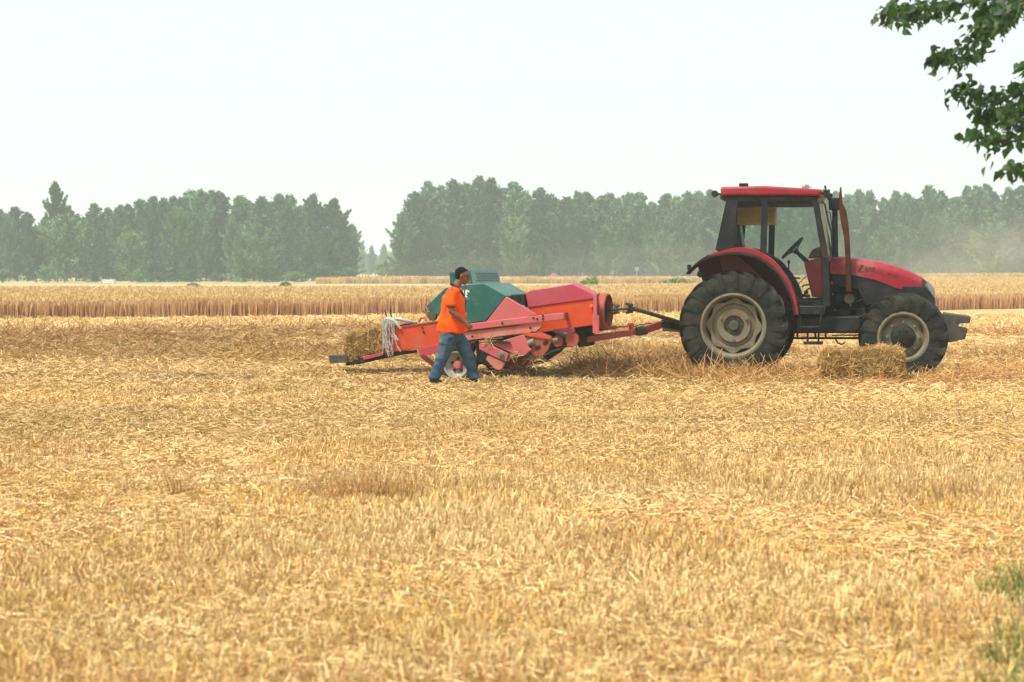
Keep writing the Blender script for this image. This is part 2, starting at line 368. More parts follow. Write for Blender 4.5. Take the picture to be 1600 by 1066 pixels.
def mklying(y0, y1, n, L, wd, up=.18, hz=.05, patch=True, xy=.8, az_s=.9, tone=1.0):
    x, y = field_pts(n, y0, y1)
    dens = 1.25 - (vnoise(x, y, 1.5, 31) + .5 * vnoise(x, y, .4, 32)) + .5 * (vnoise(x, y, .7, 42) - .5)
    k = (dens > rng.uniform(.15, .85, n)) if patch else np.ones(n, bool); x, y = x[k], y[k]; n = len(x)
    az = rng.normal(0, az_s, n) + rng.integers(0, 2, n) * np.pi
    d = norm(np.stack([np.cos(az), np.sin(az) * xy, rng.normal(.03, up, n)], -1))
    z = gz(x, y) + windrow_h(x, y) * .75 + rng.uniform(0.0, hz, n)
    Ls = L * rng.uniform(.35, 1.4, n)
    c = straw_col(n, x, y, .34, .22) * tone
    bend = rng.normal(0, .14, (n, 3)) * Ls[:, None]; bend[:, 2] = -np.abs(bend[:, 2]) * .6
    return strips(np.stack([x, y, z], -1) - d * (Ls / 2)[:, None] * [1, 1, 0], d, Ls, wd * rng.uniform(.6, 1.3, n), c, c, 2, bend, .9)
ly = merge(mklying(5.2, 9, 26000, .10, .005), mklying(9, 14, 56000, .105, .0052), mklying(14, 22, 90000, .11, .006), mklying(22, 36, 100000, .15, .009, hz=.05), mklying(36, 64, 90000, .26, .018, hz=.06))
tag(arr_mesh('loose_straw', *ly, 'straw'), 'loose cut straw scattered flat over the stubble field', 'straw', kind='stuff')
cf = merge(mklying(5.2, 9, 52000, .055, .0065, .5, .035, False, 1, 3, .92), mklying(9, 14, 95000, .06, .0075, .5, .035, False, 1, 3, .92), mklying(14, 22, 110000, .08, .010, .45, .035, False, 1, 3, .9), mklying(22, 34, 90000, .12, .014, .4, .04, False, 1, 3, .88))
tag(arr_mesh('chaff', *cf, 'straw'), 'short broken chaff littering the soil between the stubble', 'chaff', kind='stuff')
def mkwind(n, xr, yr, L, wd, thr=.05, tone=.85):
    x = rng.uniform(*xr, n); y = rng.uniform(*yr, n); h = windrow_h(x, y); k = h > thr * rng.uniform(.6, 1.6, n); x, y, h = x[k], y[k], h[k]; n = len(x)
    d = norm(np.stack([rng.normal(0, 1, n), rng.normal(0, .7, n), rng.normal(.1, .38, n)], -1)); Ls = L * rng.uniform(.4, 1.4, n)
    z = gz(x, y) + h * rng.uniform(.45, 1.15, n)
    c = straw_col(n, x, y, .10, .5) * tone * np.array((.90, .78, .70))
    bend = rng.normal(0, .22, (n, 3)) * Ls[:, None]
    return strips(np.stack([x, y, z], -1), d, Ls, wd * rng.uniform(.6, 1.4, n), c, c, 2, bend, .8)
tag(arr_mesh('near_windrow', *merge(mkwind(90000, (-14, 13), (28.2, 34.5), .24, .009, tone=.72)), 'straw'), 'nearer low ridge of tangled brown straw running behind the machines', 'straw windrow', kind='stuff')
tag(arr_mesh('far_windrow', *merge(mkwind(80000, (-19, 17), (37, 46), .28, .014, tone=.76)), 'straw'), 'farther ridge of tangled straw just short of the standing wheat', 'straw windrow', kind='stuff')
tag(arr_mesh('straw_heap', *merge(mkwind(26000, (.3, 4.4), (24.6, 28.2), .28, .009, tone=.92), mkwind(24000, (2.0, 9.5), (23.0, 25.8), .2, .007, tone=1.05)), 'straw'), 'brown straw heaped at the mouth of the baler pickup and in front of the tractor tyres', 'straw heap', kind='stuff')
# taller leftover tufts in the foreground
def tuft(name, px, py, n, h, rad, red, label, cat, green=False, wd=.006):
    Z = CAMH * FPX / (py - HZ); cx = (px - 800) / FPX * Z
    x = rng.normal(0, rad, n); y = rng.normal(0, rad * .6, n)
    d = norm(np.stack([x / rad * .22 + rng.normal(0, .15, n), rng.normal(0, .2, n), np.ones(n)], -1))
    H = h * rng.uniform(.4, 1.1, n)
    if green: c = np.array((.10, .17, .035)) * rng.uniform(.6, 1.7, (n, 1)) + np.array((.05, .02, 0)) * rng.random((n, 1))
    else: c = (RED * red + TAN * (1 - red)) * rng.uniform(.7, 1.2, (n, 1))
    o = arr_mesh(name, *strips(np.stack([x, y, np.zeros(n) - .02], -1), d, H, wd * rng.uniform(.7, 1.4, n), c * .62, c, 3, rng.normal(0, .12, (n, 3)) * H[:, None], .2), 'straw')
    o.location = (cx, Z, float(gz(cx, Z))); tag(o, label, cat); return o
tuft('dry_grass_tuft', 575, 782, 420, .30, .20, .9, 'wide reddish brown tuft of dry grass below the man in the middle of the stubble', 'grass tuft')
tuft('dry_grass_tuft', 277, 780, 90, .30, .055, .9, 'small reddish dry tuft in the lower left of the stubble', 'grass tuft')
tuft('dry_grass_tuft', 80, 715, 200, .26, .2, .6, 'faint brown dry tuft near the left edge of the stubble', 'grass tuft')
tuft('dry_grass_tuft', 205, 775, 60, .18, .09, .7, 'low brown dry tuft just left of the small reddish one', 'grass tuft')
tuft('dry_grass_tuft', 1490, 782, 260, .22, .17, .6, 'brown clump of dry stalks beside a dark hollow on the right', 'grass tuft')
gr = 'green weeds sprouting in the stubble'
tuft('green_weed', 1150, 895, 34, .10, .025, 0, 'small green weed alone in the stubble below the tractor rear wheel', 'weed', True)
tuft('green_weed', 1335, 985, 46, .14, .03, 0, 'thin green weed near the bottom right of the stubble', 'weed', True)
tuft('green_weed', 1555, 935, 40, .12, .03, 0, 'small green weed above the lush grass at the right edge', 'weed', True)
tuft('green_weed', 262, 594, 30, .12, .06, 0, 'tiny green weed in the flattened straw far left of the man', 'weed', True, .012)
tuft('green_weed', 298, 625, 30, .12, .06, 0, 'tiny green weed nearer than the other one left of the man', 'weed', True, .012)
x = rng.uniform(1.75, 3.2, 9000); y = rng.uniform(5.9, 8.8, 9000)
k = (x / y > .255 + .06 * vnoise(x, y, .3, 51)) & (vnoise(x, y, .35, 52) > .42); x, y = x[k], y[k]; n = len(x)
c = np.array((.13, .19, .04)) * rng.uniform(.6, 1.6, (n, 1)); Hh = rng.uniform(.06, .17, n)
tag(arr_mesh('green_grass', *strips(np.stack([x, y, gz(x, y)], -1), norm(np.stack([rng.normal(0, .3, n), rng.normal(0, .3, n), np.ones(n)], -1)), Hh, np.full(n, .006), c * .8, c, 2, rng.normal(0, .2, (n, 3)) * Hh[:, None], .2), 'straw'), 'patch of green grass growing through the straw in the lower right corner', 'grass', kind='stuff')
# ------------------------------------------------------------------ standing wheat
BASEC = np.array((.60, .33, .165)); EAR = np.array((.54, .355, .14)); EAR2 = np.array((.61, .44, .20))
def front(x): return 64.2 + .33 * np.asarray(x) + (vnoise(x, 0 * np.asarray(x), 6, 61) - .5) * 1.0 + .003 * np.asarray(x) ** 2 * np.sign(x)
def wheat(name, fx, back, x0, x1, dx, h, nf, nt, wf, label, BASEC=BASEC):
    """a low solid bed under the ears plus single stalks along its edge and ears over its top"""
    xs = np.arange(x0, x1 + dx, dx); ts = np.concatenate([[0, 0], np.linspace(.004, 1, 60) ** 1.5]); hs = np.concatenate([[0], [.75], np.ones(60) * .86])
    Xm, Tm = np.meshgrid(xs, ts, indexing='ij'); f0 = fx(Xm); Ym = f0 + .35 + Tm * (back(Xm) - f0)
    Zm = gz(Xm, Ym) + h * hs[None] * (1 + .10 * (vnoise(Xm, Ym, 1.1, 62) - .5)); Zm[:, 0] = gz(Xm[:, 0], Ym[:, 0]) - .1
    a, b = Xm.shape; ii = np.arange(a * b).reshape(a, b)
    F = np.stack([ii[:-1, :-1], ii[1:, :-1], ii[1:, 1:], ii[:-1, 1:]], -1).reshape(-1, 4)
    cc = np.where((np.arange(b) < 2)[None, :, None], BASEC * .9, EAR * .9) * (.8 + .35 * vnoise(Xm, Ym, 2.5, 63))[..., None]
    parts = [(np.stack([Xm, Ym, Zm], -1).reshape(-1, 3), F, cc.reshape(-1, 3))]
    x = rng.uniform(x0, x1, nf); y = fx(x) + rng.beta(1.2, 1.3, nf) * 1.6
    d = norm(np.stack([rng.normal(0, .07, nf), rng.normal(0, .06, nf), np.ones(nf)], -1)); H = h * rng.uniform(.8, 1.1, nf) * (.9 + .2 * vnoise(x, y, 1.5, 66))
    pn = vnoise(x, y, 3.0, 64)[:, None]
    c0 = (BASEC * (1 - .3 * pn) + TAN * .3 * pn) * rng.uniform(.90, 1.10, (nf, 1)); c1 = (BASEC * .35 + EAR * .65) * rng.uniform(.8, 1.1, (nf, 1))
    V, Fq, Cq = strips(np.stack([x, y, gz(x, y)], -1), d, H, wf * rng.uniform(.6, 1.3, nf), c0, c1, 3, None, 1.1)
    Cq = Cq.reshape(nf, 4, 2, 3); Cq[:, 1] = c0[:, None]; Cq[:, 2] = c0[:, None]
    parts.append((V, Fq, Cq.reshape(-1, 3)))
    x = rng.uniform(x0, x1, nt); f = fx(x) + .5; y = f + rng.beta(1, 2.2, nt) * (back(x) - f)
    s = (y / 64)
    d = norm(np.stack([rng.normal(.15, .35, nt), rng.normal(0, .3, nt), np.ones(nt)], -1)); H = .17 * rng.uniform(.7, 1.3, nt)
    t = (vnoise(x, y, 2.2, 65) * .5 + vnoise(x, y / 3, 1.0, 67) * .5)[:, None]; c = (EAR * (1 - t) + EAR2 * t) * rng.uniform(.78, 1.12, (nt, 1)); r = rng.random((nt, 1)); c = np.where(r < .13, TAN * .9, c)
    parts.append(strips(np.stack([x, y, gz(x, y) + h * .80], -1), d, H, wf * 1.5 * s, c, c, 1, None, .8))
    return tag(arr_mesh(name, *merge(*parts), 'straw'), label, 'wheat', kind='stuff')
wheat('standing_wheat', front, lambda x: np.minimum(128 + np.maximum(x, 0) * 2.2, 226), -48, 62, .5, .62, 100000, 150000, .030, 'wide band of ripe standing wheat with a brown cut edge crossing the field behind the machines')
fx2 = lambda x: 232 + .12 * np.asarray(x)
wheat('far_wheat', fx2, lambda x: 330 + 0 * x, -27, 150, 2, .85, 9000, 14000, .10, 'distant strip of standing wheat in front of the right hand tree row', np.array((.50, .33, .15)))
# ------------------------------------------------------------------ trees
def leafcards(P, s, col, up=None):
    n = len(P); a = norm(rng.normal(size=(n, 3)) * (1 if up is None else .55) + (0 if up is None else up)); b = norm(np.cross(a, rng.normal(size=(n, 3)))); s = np.asarray(s)[:, None] * rng.uniform(.7, 1.35, (n, 1))
    V = np.stack([P - a * s, P - b * s * .55, P + a * s, P + b * s * .55], 1).reshape(-1, 3)
    F = np.arange(n * 4).reshape(n, 4)
    return V, F, np.repeat(col, 4, 0)
def tree_mesh(kind, seed):
    """kind: poplar (tall, plumed), round (broad, light), bush. Returns (crown arrays, trunk MB), height 1:1 in metres"""
    rg = np.random.default_rng(seed); P = []; tr = MB(); T = []; AX = []
    if kind == 'poplar': H, nb, lo, spread, per, sg, s, c0 = 16, 82, .08, .245, 78, .29, .24, np.array((.046, .100, .045))
    elif kind == 'light': H, nb, lo, spread, per, sg, s, c0 = 12, 70, .06, .36, 84, .36, .22, np.array((.066, .122, .042))
    else: H, nb, lo, spread, per, sg, s, c0 = 4, 30, .02, .62, 90, .28, .16, np.array((.055, .11, .040))
    lean = rg.normal(0, .015, 2) * H
    def trunkp(t): return np.array((lean[0] * t * t, lean[1] * t * t, H * t))
    tr.tube([trunkp(t) for t in (0, .2, .45, .7, .95)], [H * .011, H * .009, H * .0065, H * .004, .02], 6)
    for i in range(nb):
        t = lo + (1.0 - lo) * (i + rg.random()) / nb
        prof = (math.sin(math.pi * min(1, (t - lo) / (1 - lo) * .82 + .17)) ** 1.15) if kind != 'bush' else (1 - t) ** .5 + .2
        L = H * spread * prof * rg.uniform(.55, 1.3) + .5
        az = i * 2.4 + rg.normal(0, .4); el = R(rg.uniform(28, 52)) if kind != 'bush' else R(rg.uniform(5, 55))
        if kind == 'poplar': el = R(rg.uniform(46, 70))
        d = np.array((math.cos(az) * math.cos(el), math.sin(az) * math.cos(el), math.sin(el)))
        b0 = trunkp(t * .93)
        if i % 2 == 0: tr.tube([b0, b0 + d * L * .5, b0 + d * L], [H * .003, H * .002, .01], 4)
        m = int(per * (.5 + L / (H * spread)) * .8)
        u = rg.random(m) ** .7
        q = b0 + d * (u * L)[:, None] + rg.normal(0, 1, (m, 3)) * (sg * (1.3 - .95 * u))[:, None] * np.array((1, 1, 1.1))
        P.append(q); T.append(np.full(m, rg.uniform(.5, 1.6))); AX.append(np.tile(d, (m, 1)))
    P = np.concatenate(P); T = np.concatenate(T); P[:, 2] = np.maximum(P[:, 2], .15)
    col = c0 * (T * rg.uniform(.8, 1.2, len(P)))[:, None]
    return H, leafcards(P, np.full(len(P), s), col, np.concatenate(AX)), tr
TM = {}
for kd, nv in (('poplar', 5), ('light', 3), ('bush', 3)):
    for v in range(nv):
        H, A, tr = tree_mesh(kd, 100 + v * 7 + len(kd))
        oc = arr_mesh('crown', *A, 'fol'); ot = tr.build('trunk', 'bark')
        TM[kd, v] = (H, oc.data, ot.data); bpy.data.objects.remove(oc); bpy.data.objects.remove(ot)
def add_tree(kd, px, ytop, Z, label, group=None, wx=1.0, name=None, v=None):
    v = random.randrange(5 if kd == 'poplar' else 3) if v is None else v
    H, mc, mt = TM[kd, v]; p = WZ(px, ytop, Z); z0 = float(gz(p.x, Z)); s = (p.z - z0) / (H * 1.02)
    r = empty(name or ('poplar_tree' if kd == 'poplar' else 'leafy_tree' if kd == 'light' else 'bush'), (p.x, Z, z0), random.uniform(0, 6.28)); r.scale = (s * wx, s * wx, s)
    for nm, me in (('trunk', mt), ('crown', mc)):
        o = bpy.data.objects.new(nm, me); C.objects.link(o); o.parent = r
    tag(r, label, 'bush' if kd == 'bush' else 'tree', group); return r
def prof(tab, x): return float(np.interp(x, [a for a, _ in tab], [b for _, b in tab]))
LT = [(-60, 322), (0, 318), (20, 317), (45, 324), (60, 345), (72, 325), (90, 300), (118, 330), (128, 318), (152, 308), (170, 322), (186, 318), (205, 312), (232, 303), (262, 302), (275, 293), (300, 290), (330, 291), (350, 289), (366, 322), (386, 290), (402, 306), (425, 299), (455, 298), (482, 297), (510, 300), (530, 308), (546, 330), (552, 350)]
RT = [(622, 318), (636, 300), (655, 285), (682, 275), (706, 272), (722, 285), (738, 270), (760, 273), (772, 268), (798, 273), (815, 294), (835, 290), (862, 293), (882, 285), (910, 290), (940, 291), (970, 294), (1000, 296), (1035, 293), (1065, 290), (1092, 296), (1120, 290), (1160, 286), (1200, 284), (1240, 285), (1270, 288), (1310, 283), (1330, 290), (1345, 292), (1370, 284), (1395, 290), (1415, 294), (1428, 300), (1450, 284), (1482, 281), (1500, 290), (1520, 285), (1550, 284), (1580, 285), (1610, 282), (1700, 285)]
SEC = [(-1, 'outside the left picture edge'), (70, 'at the far left picture edge'), (200, 'between pointed tree and white block'), (340, 'right of the white block'), (470, 'right of the light green bush pair'), (600, 'nearest the gap, left grove'),
       (720, 'nearest the gap, right grove'), (820, 'behind the green baler hood'), (960, 'behind the pink baler cover'), (1100, 'above the drive shaft'), (1300, 'behind the tractor cab'), (1440, 'behind the tractor bonnet'), (9999, 'right of the tractor')]
def section(x):
    for a, lab in SEC:
        if x < a: return lab
ORD = ['first', 'second', 'third', 'fourth', 'fifth', 'sixth', 'seventh', 'eighth', 'ninth', 'tenth', 'eleventh', 'twelfth', 'thirteenth', 'fourteenth', 'fifteenth']
def row(xs, f, z0, z1, w0, w1, first, word):
    cnt = {}
    for x in xs:
        sc = section(x); k = cnt.get(sc, 0); cnt[sc] = k + 1
        lab = (ORD[k] + ' poplar from the left in the front row ' + sc) if first else (word + ' poplar of the back row ' + sc)
        add_tree('poplar', x, f(x), random.uniform(z0, z1), lab, ('front' if first else 'back') + ' row poplars ' + sc, random.uniform(w0, w1))
def spaced(a, b, d0, d1):
    r_ = []; x = a
    while x < b: r_.append(x); x += random.uniform(d0, d1)
    return r_
row(spaced(-110, 556, 13, 20), lambda x: prof(LT, x) + random.choice((-3, -1, 0, 3, 10, 18)), 282, 300, 1.0, 1.4, True, '')
row(spaced(-105, 545, 14, 22), lambda x: prof(LT, x) + random.uniform(14, 44), 304, 330, 1.1, 1.4, False, 'dark hazy')
row(spaced(628, 1680, 14, 22), lambda x: prof(RT, x) + random.choice((-4, -2, 0, 3, 9, 16)), 300, 322, .95, 1.35, True, '')
row(spaced(640, 1680, 15, 24), lambda x: prof(RT, x) + random.uniform(14, 44), 326, 355, 1.0, 1.35, False, 'pale hazy')
add_tree('poplar', 88, 276, 262, 'tallest tree of the left grove with a narrow pointed top of swept up plumes', wx=.75, v=1)
add_tree('light', 100, 330, 256, 'broad bright green tree in front of the tall pointed one in the left grove', wx=1.05, v=0)
add_tree('light', 55, 352, 258, 'bright green tree at the left foot of the tall pointed one', wx=1.0, v=1)
add_tree('light', 277, 318, 268, 'light green tree with a pale trunk left of the middle of the left grove', wx=.75, v=2)
add_tree('light', 205, 358, 266, 'low mid green tree behind the white roadside block', wx=1.1, v=0)
add_tree('light', 405, 345, 270, 'mid green tree above the light bushes of the left grove', wx=1.0, v=1)
add_tree('light', 512, 352, 266, 'light green tree at the right end of the left grove', wx=.9, v=2)
add_tree('light', 800, 335, 285, 'light green tree in the row right behind the green hood of the baler', wx=.9, v=0)
add_tree('light', 850, 385, 280, 'small fresh green tree between baler hood and its pink front cover', wx=.7, v=1)
add_tree('light', 1380, 350, 285, 'pale green tree above the tractor bonnet half lost in dust', wx=1.1, v=2)
add_tree('light', 1545, 338, 285, 'light green tree veiled in brown dust at the right edge', wx=1.1, v=1)
add_tree('light', 945, 350, 290, 'pale green tree in the row above the drive shaft', wx=.7, v=2)
add_tree('light', 1035, 355, 290, 'pale green tree in the row just left of the tractor rear tyre', wx=.7, v=0)
for px, yt, lab in ((566, 377, 'left of the three faint trees in the gap between the two tree rows'), (581, 381, 'middle one of the faint trees in the gap between the two tree rows'), (600, 378, 'right one of the faint trees in the gap between the two tree rows'), (617, 396, 'small faint tree hugging the start of the right tree row')):
    add_tree('poplar', px, yt, 520, lab, wx=.85)
for px in (556, 562, 571, 577, 586, 591, 597, 606, 611, 618, 624):
    add_tree('light' if px % 2 else 'poplar', px, random.uniform(392, 408), 640, 'faint far tree of the pale low wood seen through the gap between groves', 'far trees seen through the gap', 1.3)
for px, yt, Z, wx, lab in ((72, 418, 250, 1.0, 'dark bush at the roadside under the tall pointed tree'), (215, 424, 252, 1.2, 'dark bush right of the white roadside block'), (240, 409, 256, 1.3, 'large light green bush right of the white block'), (268, 412, 258, 1.2, 'spreading light green bush next to the largest one'),
                           (382, 400, 258, 1.0, 'light green bush left of the pair in the middle of the grove'), (415, 408, 256, 1.1, 'light green bush right of the pair in the middle of the grove'), (300, 424, 258, 1.5, 'low green bush between the light green pairs'), (340, 428, 262, 1.6, 'low scrub under the trunks in the left grove'), (460, 425, 262, 1.6, 'low scrub behind the dark green mound'),
                           (500, 415, 262, 1.3, 'bush at the right foot of the left grove'), (545, 420, 262, 1.3, 'last bush of the left grove beside the gap'), (5, 424, 250, 1.1, 'bush at the left edge of the picture'), (145, 427, 262, 1.6, 'low scrub left of the white block'), (610, 412, 330, 1.4, 'pale bush at the start of the right tree row')):
    add_tree('bush', px, yt, Z, lab, wx=wx)
rnd = random.uniform
x = 20
while x < 545:
    add_tree('bush', x, random.uniform(408, 420), random.uniform(300, 330), 'low dark scrub under the trunks ' + section(x), 'scrub ' + section(x), random.uniform(1.6, 2.4)); x += random.uniform(16, 30)
x = 630
while x < 1650:
    add_tree('bush', x, random.uniform(404, 418), rnd(310, 335), 'low grey green scrub under the trunks ' + section(x), 'scrub ' + section(x), random.uniform(1.5, 2.3)); x += random.uniform(18, 30)
# heaps and things out in the field
def heap(name, px, ybase, wpx, hpx, Z, c, label, cat, lift=0):
    p = WZ(px, ybase, Z); s = Z / FPX; n = 700
    u = rng.normal(0, 1, (n, 3)); u = norm(u) * rng.random((n, 1)) ** .4; u[:, 2] = np.abs(u[:, 2])
    q = u * np.array((wpx * s * .5, wpx * s * .4, hpx * s)); q[:, 2] *= (1 - .5 * np.abs(u[:, 0]))
    o = arr_mesh(name, *leafcards(q, np.full(n, s * 2.0), np.array(c) * rng.uniform(.6, 1.4, (n, 1))), 'fol'); o.location = (p.x, Z, max(p.z, float(gz(p.x, Z)) + .3 * lift)); tag(o, label, cat)
heap('grass_heap', 240, 457, 42, 9, 118, (.22, .20, .09), 'wide greyish green heap of cut grass on the wheat at left', 'heap')
heap('grass_heap', 302, 449, 28, 7, 150, (.18, .14, .07), 'small brownish heap right of the wide grey green one', 'heap')
heap('leafy_mound', 446, 450, 24, 11, 140, (.05, .10, .035), 'dark green pointed mound of leaves in the field left of the gap', 'mound')
heap('green_plant', 150, 455, 10, 6, 130, (.09, .14, .03), 'small green plant in the wheat below the white block', 'plant')
heap('green_shrub', 918, 444, 26, 9, 150, (.12, .18, .045), 'green shrub behind the pink front cover of the baler', 'shrub')
heap('green_shrub', 929, 443, 9, 14, 150, (.14, .21, .05), 'narrow taller shoot beside the shrub behind the baler cover', 'shrub')
heap('green_patch', 1058, 442, 56, 8, 150, (.11, .15, .05), 'long low green patch left of the tractor fender', 'weed patch')
p = WZ(81, 457, 125); o = MB().bar((-.45, 0, .35), (.35, 0, .02), .25, .12).build('brown_log', 'brown', bevel=.04); o.location = p; tag(o, 'short brown log lying slanted in the wheat at far left', 'log')
p = WZ(35, 461, 118); o = MB().prism([(-.3, 0), (-.22, .3), (.05, .38), (.28, .2), (.33, 0)], -.2, .2).build('pale_sack', 'white', bevel=.06); o.location = p; tag(o, 'small pale sack lying in the wheat near the left edge', 'sack')
p = WZ(171, 445, 238); z0 = float(gz(p.x, 238)); r = empty('concrete_block', (p.x, 238, z0)); tag(r, 'white roadside concrete block with one dark end under the left grove', 'block')
MB().prism([(-.85, 0), (-.95, .55), (.72, .55), (.9, 0)], -.7, .7).build('body', 'concrete', r, .05); MB().box((-.93, 0, .28), (.1, 1.3, .5)).build('dark_end', 'black', r)
p = WZ(511, 437, 285); r = empty('parked_car', (p.x, 285, float(gz(p.x, 285)) + .15)); tag(r, 'tiny white car parked at the gap end of the left grove', 'car')
MB().prism([(-1.1, .3), (-1.15, .8), (-.75, .88), (-.5, 1.35), (.5, 1.38), (.85, .9), (1.15, .8), (1.15, .3)], -.8, .8).build('body', 'carwhite', r, .08)
MB().box((0, -.81, 1.08), (.9, .02, .3)).build('window', 'glassd', r)
for sx in (-.7, .7): MB().lathe([(.0, -.1), (.3, -.1), (.3, .1), (0, .1)], (sx, -.75, .3), 16).build('wheel', 'rubber', r)
for px, py, hh, lab in ((956, 431, 1.0, 'white speck of a sign at the foot of the trees left of the shaft'), (995, 429, 1.6, 'taller pale marker post at the tree foot above the shaft')):
    p = WZ(px, py, 296); z0 = float(gz(p.x, 296)); t_ = MB().bar((0, 0, 0), (0, 0, hh + .5), .12, .12).box((0, -.08, hh + .6), (.7, .05, .7)).build('marker_board', 'white'); t_.location = (p.x, 296, z0); tag(t_, lab, 'marker')
p = WZ(866, 433, 296); r = MB().prism([(-.6, 0), (-.65, .5), (-.3, .8), (.35, .75), (.6, .5), (.65, 0)], -.6, .6).build('red_tarpaulin', 'tarp', bevel=.15); r.location = (p.x, 296, float(gz(p.x, 296)) + .6); tag(r, 'faint red tarpaulin heap at the tree foot behind the baler', 'tarpaulin')
# ------------------------------------------------------------------ foreground tree with its leafy boughs hanging in at upper right
fr = empty('foreground_tree', (6.6, 12.2, 0)); tag(fr, 'near tree whose dark leafy boughs hang into the upper right corner', 'tree')
ZB = 11.6
def bp(px, py, dz=0): p = WZ(px, py, ZB + dz); return p - Vector((6.6, 12.2, 0))
bt = MB().tube([(0, 0, -.1), (.05, 0, 1.5), (.0, .05, 3.2), (-.1, 0, 5), (-.1, 0, 7.2)], [.2, .17, .14, .1, .04], 12); bt.build('trunk', 'bark', fr, smooth=True)
boughs = [
    ([(1700, -20), (1600, -12), (1540, 0), (1500, 6), (1450, 14), (1410, 22), (1378, 22)], 1.0, 300),
    ([(1620, -40), (1560, 20), (1535, 50), (1515, 78), (1500, 95), (1470, 92), (1455, 93)], .8, 180),
    ([(1600, 5), (1560, 30), (1545, 45)], 1.0, 130),
    ([(1700, 130), (1620, 138), (1590, 145), (1560, 160), (1525, 152), (1492, 138)], .9, 230),
    ([(1700, 150), (1640, 165), (1600, 170), (1560, 185), (1530, 180)], 1.1, 240),
    ([(1680, 210), (1620, 215), (1575, 222), (1540, 215), (1508, 212)], .8, 190),
    ([(1700, 180), (1640, 200), (1600, 190), (1580, 175)], 1.2, 160),
    ([(1660, 100), (1610, 105), (1597, 100)], .4, 30),
    ([(1700, 250), (1630, 262), (1590, 264), (1562, 266)], .6, 75)]
bm_, LP, LD = MB(), [], []
for pts, dens, n in boughs:
    dzs = random.uniform(-.5, .5); q = [bp(*p_, dzs) for p_ in pts]
    bm_.tube([Vector((-.05, 0, q[0].z - .5 if q[0].z > 3.4 else 2.6))] + q, [.05] + [.016 * (1 - .8 * i / len(q)) for i in range(len(q))], 6)
    A = np.array([list(v_) for v_ in q]); k2 = int(n * (1.7 if pts[0][1] < 90 else 1.25)); seg = rng.integers(0, len(q) - 1, k2); u = rng.random(k2)[:, None]
    c_ = A[seg] * (1 - u) + A[seg + 1] * u; fade = ((seg[:, None] + u) / (len(q) - 1))
    off = rng.normal(0, 1, (k2, 3)) * np.array((.065, .25, .050)) * (1.15 - .55 * fade) * dens ** .5
    LP.append(c_ + off)
bm_.build('bough', 'bark', fr, smooth=True)
for _ in range(26):       # the rest of the crown, outside the frame
    c_ = np.array((random.uniform(-.6, 2.6), random.uniform(-1.6, 1.8), random.uniform(4.6, 8.2))); LP.append(c_ + rng.normal(0, .32, (90, 3)))
LP = np.concatenate(LP); n = len(LP)
d = norm(np.stack([rng.normal(-.35, .6, n), rng.normal(0, .6, n), rng.normal(-.75, .45, n)], -1)); sv = norm(np.cross(d, rng.normal(size=(n, 3)))); nv = np.cross(d, sv)
S = (.037 * rng.uniform(.6, 1.3, n))[:, None]
out_ = [(0, 0), (.22, .52), (.55, .58), (1.0, .34), (1.75, 0)]
V = []
for t_, wv in out_: V += [LP + d * S * (t_ - .6) * 1.15 + sv * S * wv + nv * S * wv * .3, LP + d * S * (t_ - .6) * 1.15 - sv * S * wv + nv * S * wv * .3]
V.append(None); V = V[:-1]; V = np.stack(V, 1); k = len(out_) * 2
Fq = (np.arange(n) * k)[:, None, None] + np.array([[2 * i, 2 * i + 1, 2 * i + 3, 2 * i + 2] for i in range(len(out_) - 1)])[None]
cl = np.array((.030, .066, .016)) * rng.uniform(.5, 1.7, (n, 1)) + np.array((.02, .02, 0)) * (rng.random((n, 1)) < .15)
arr_mesh('foliage', V.reshape(-1, 3), Fq.reshape(-1, 4), np.repeat(cl, k, 0), 'foln', fr)
# ------------------------------------------------------------------ TRACTOR
TY = -R(13.5); wp = Vector(((1145 - 800) / 102.0, 25.5, 0)); tf = Vector((-math.sin(TY), math.cos(TY), 0)); to = wp + tf * .95
T = Frame(to.x, to.y, TY)
tr = empty('tractor', (to.x, to.y, 0), TY); tag(tr, 'dusty red farm tractor with black cab frame and big lugged tyres pulling the baler', 'tractor')
def cr(pts, k=4):
    P_ = [np.array(p, float) for p in pts]; o_ = []
    for i in range(len(P_) - 1):
        a, b, c, d = P_[max(i - 1, 0)], P_[i], P_[i + 1], P_[min(i + 2, len(P_) - 1)]
        for j in range(k):
            t = j / k; o_.append(tuple(.5 * (2 * b + (c - a) * t + (2 * a - 5 * b + 4 * c - d) * t * t + (3 * b - a - 3 * c + d) * t ** 3)))
    return o_ + [tuple(P_[-1])]
def poly(F, pts, Y): return [F.XZ(px, py, Y) for px, py in pts]
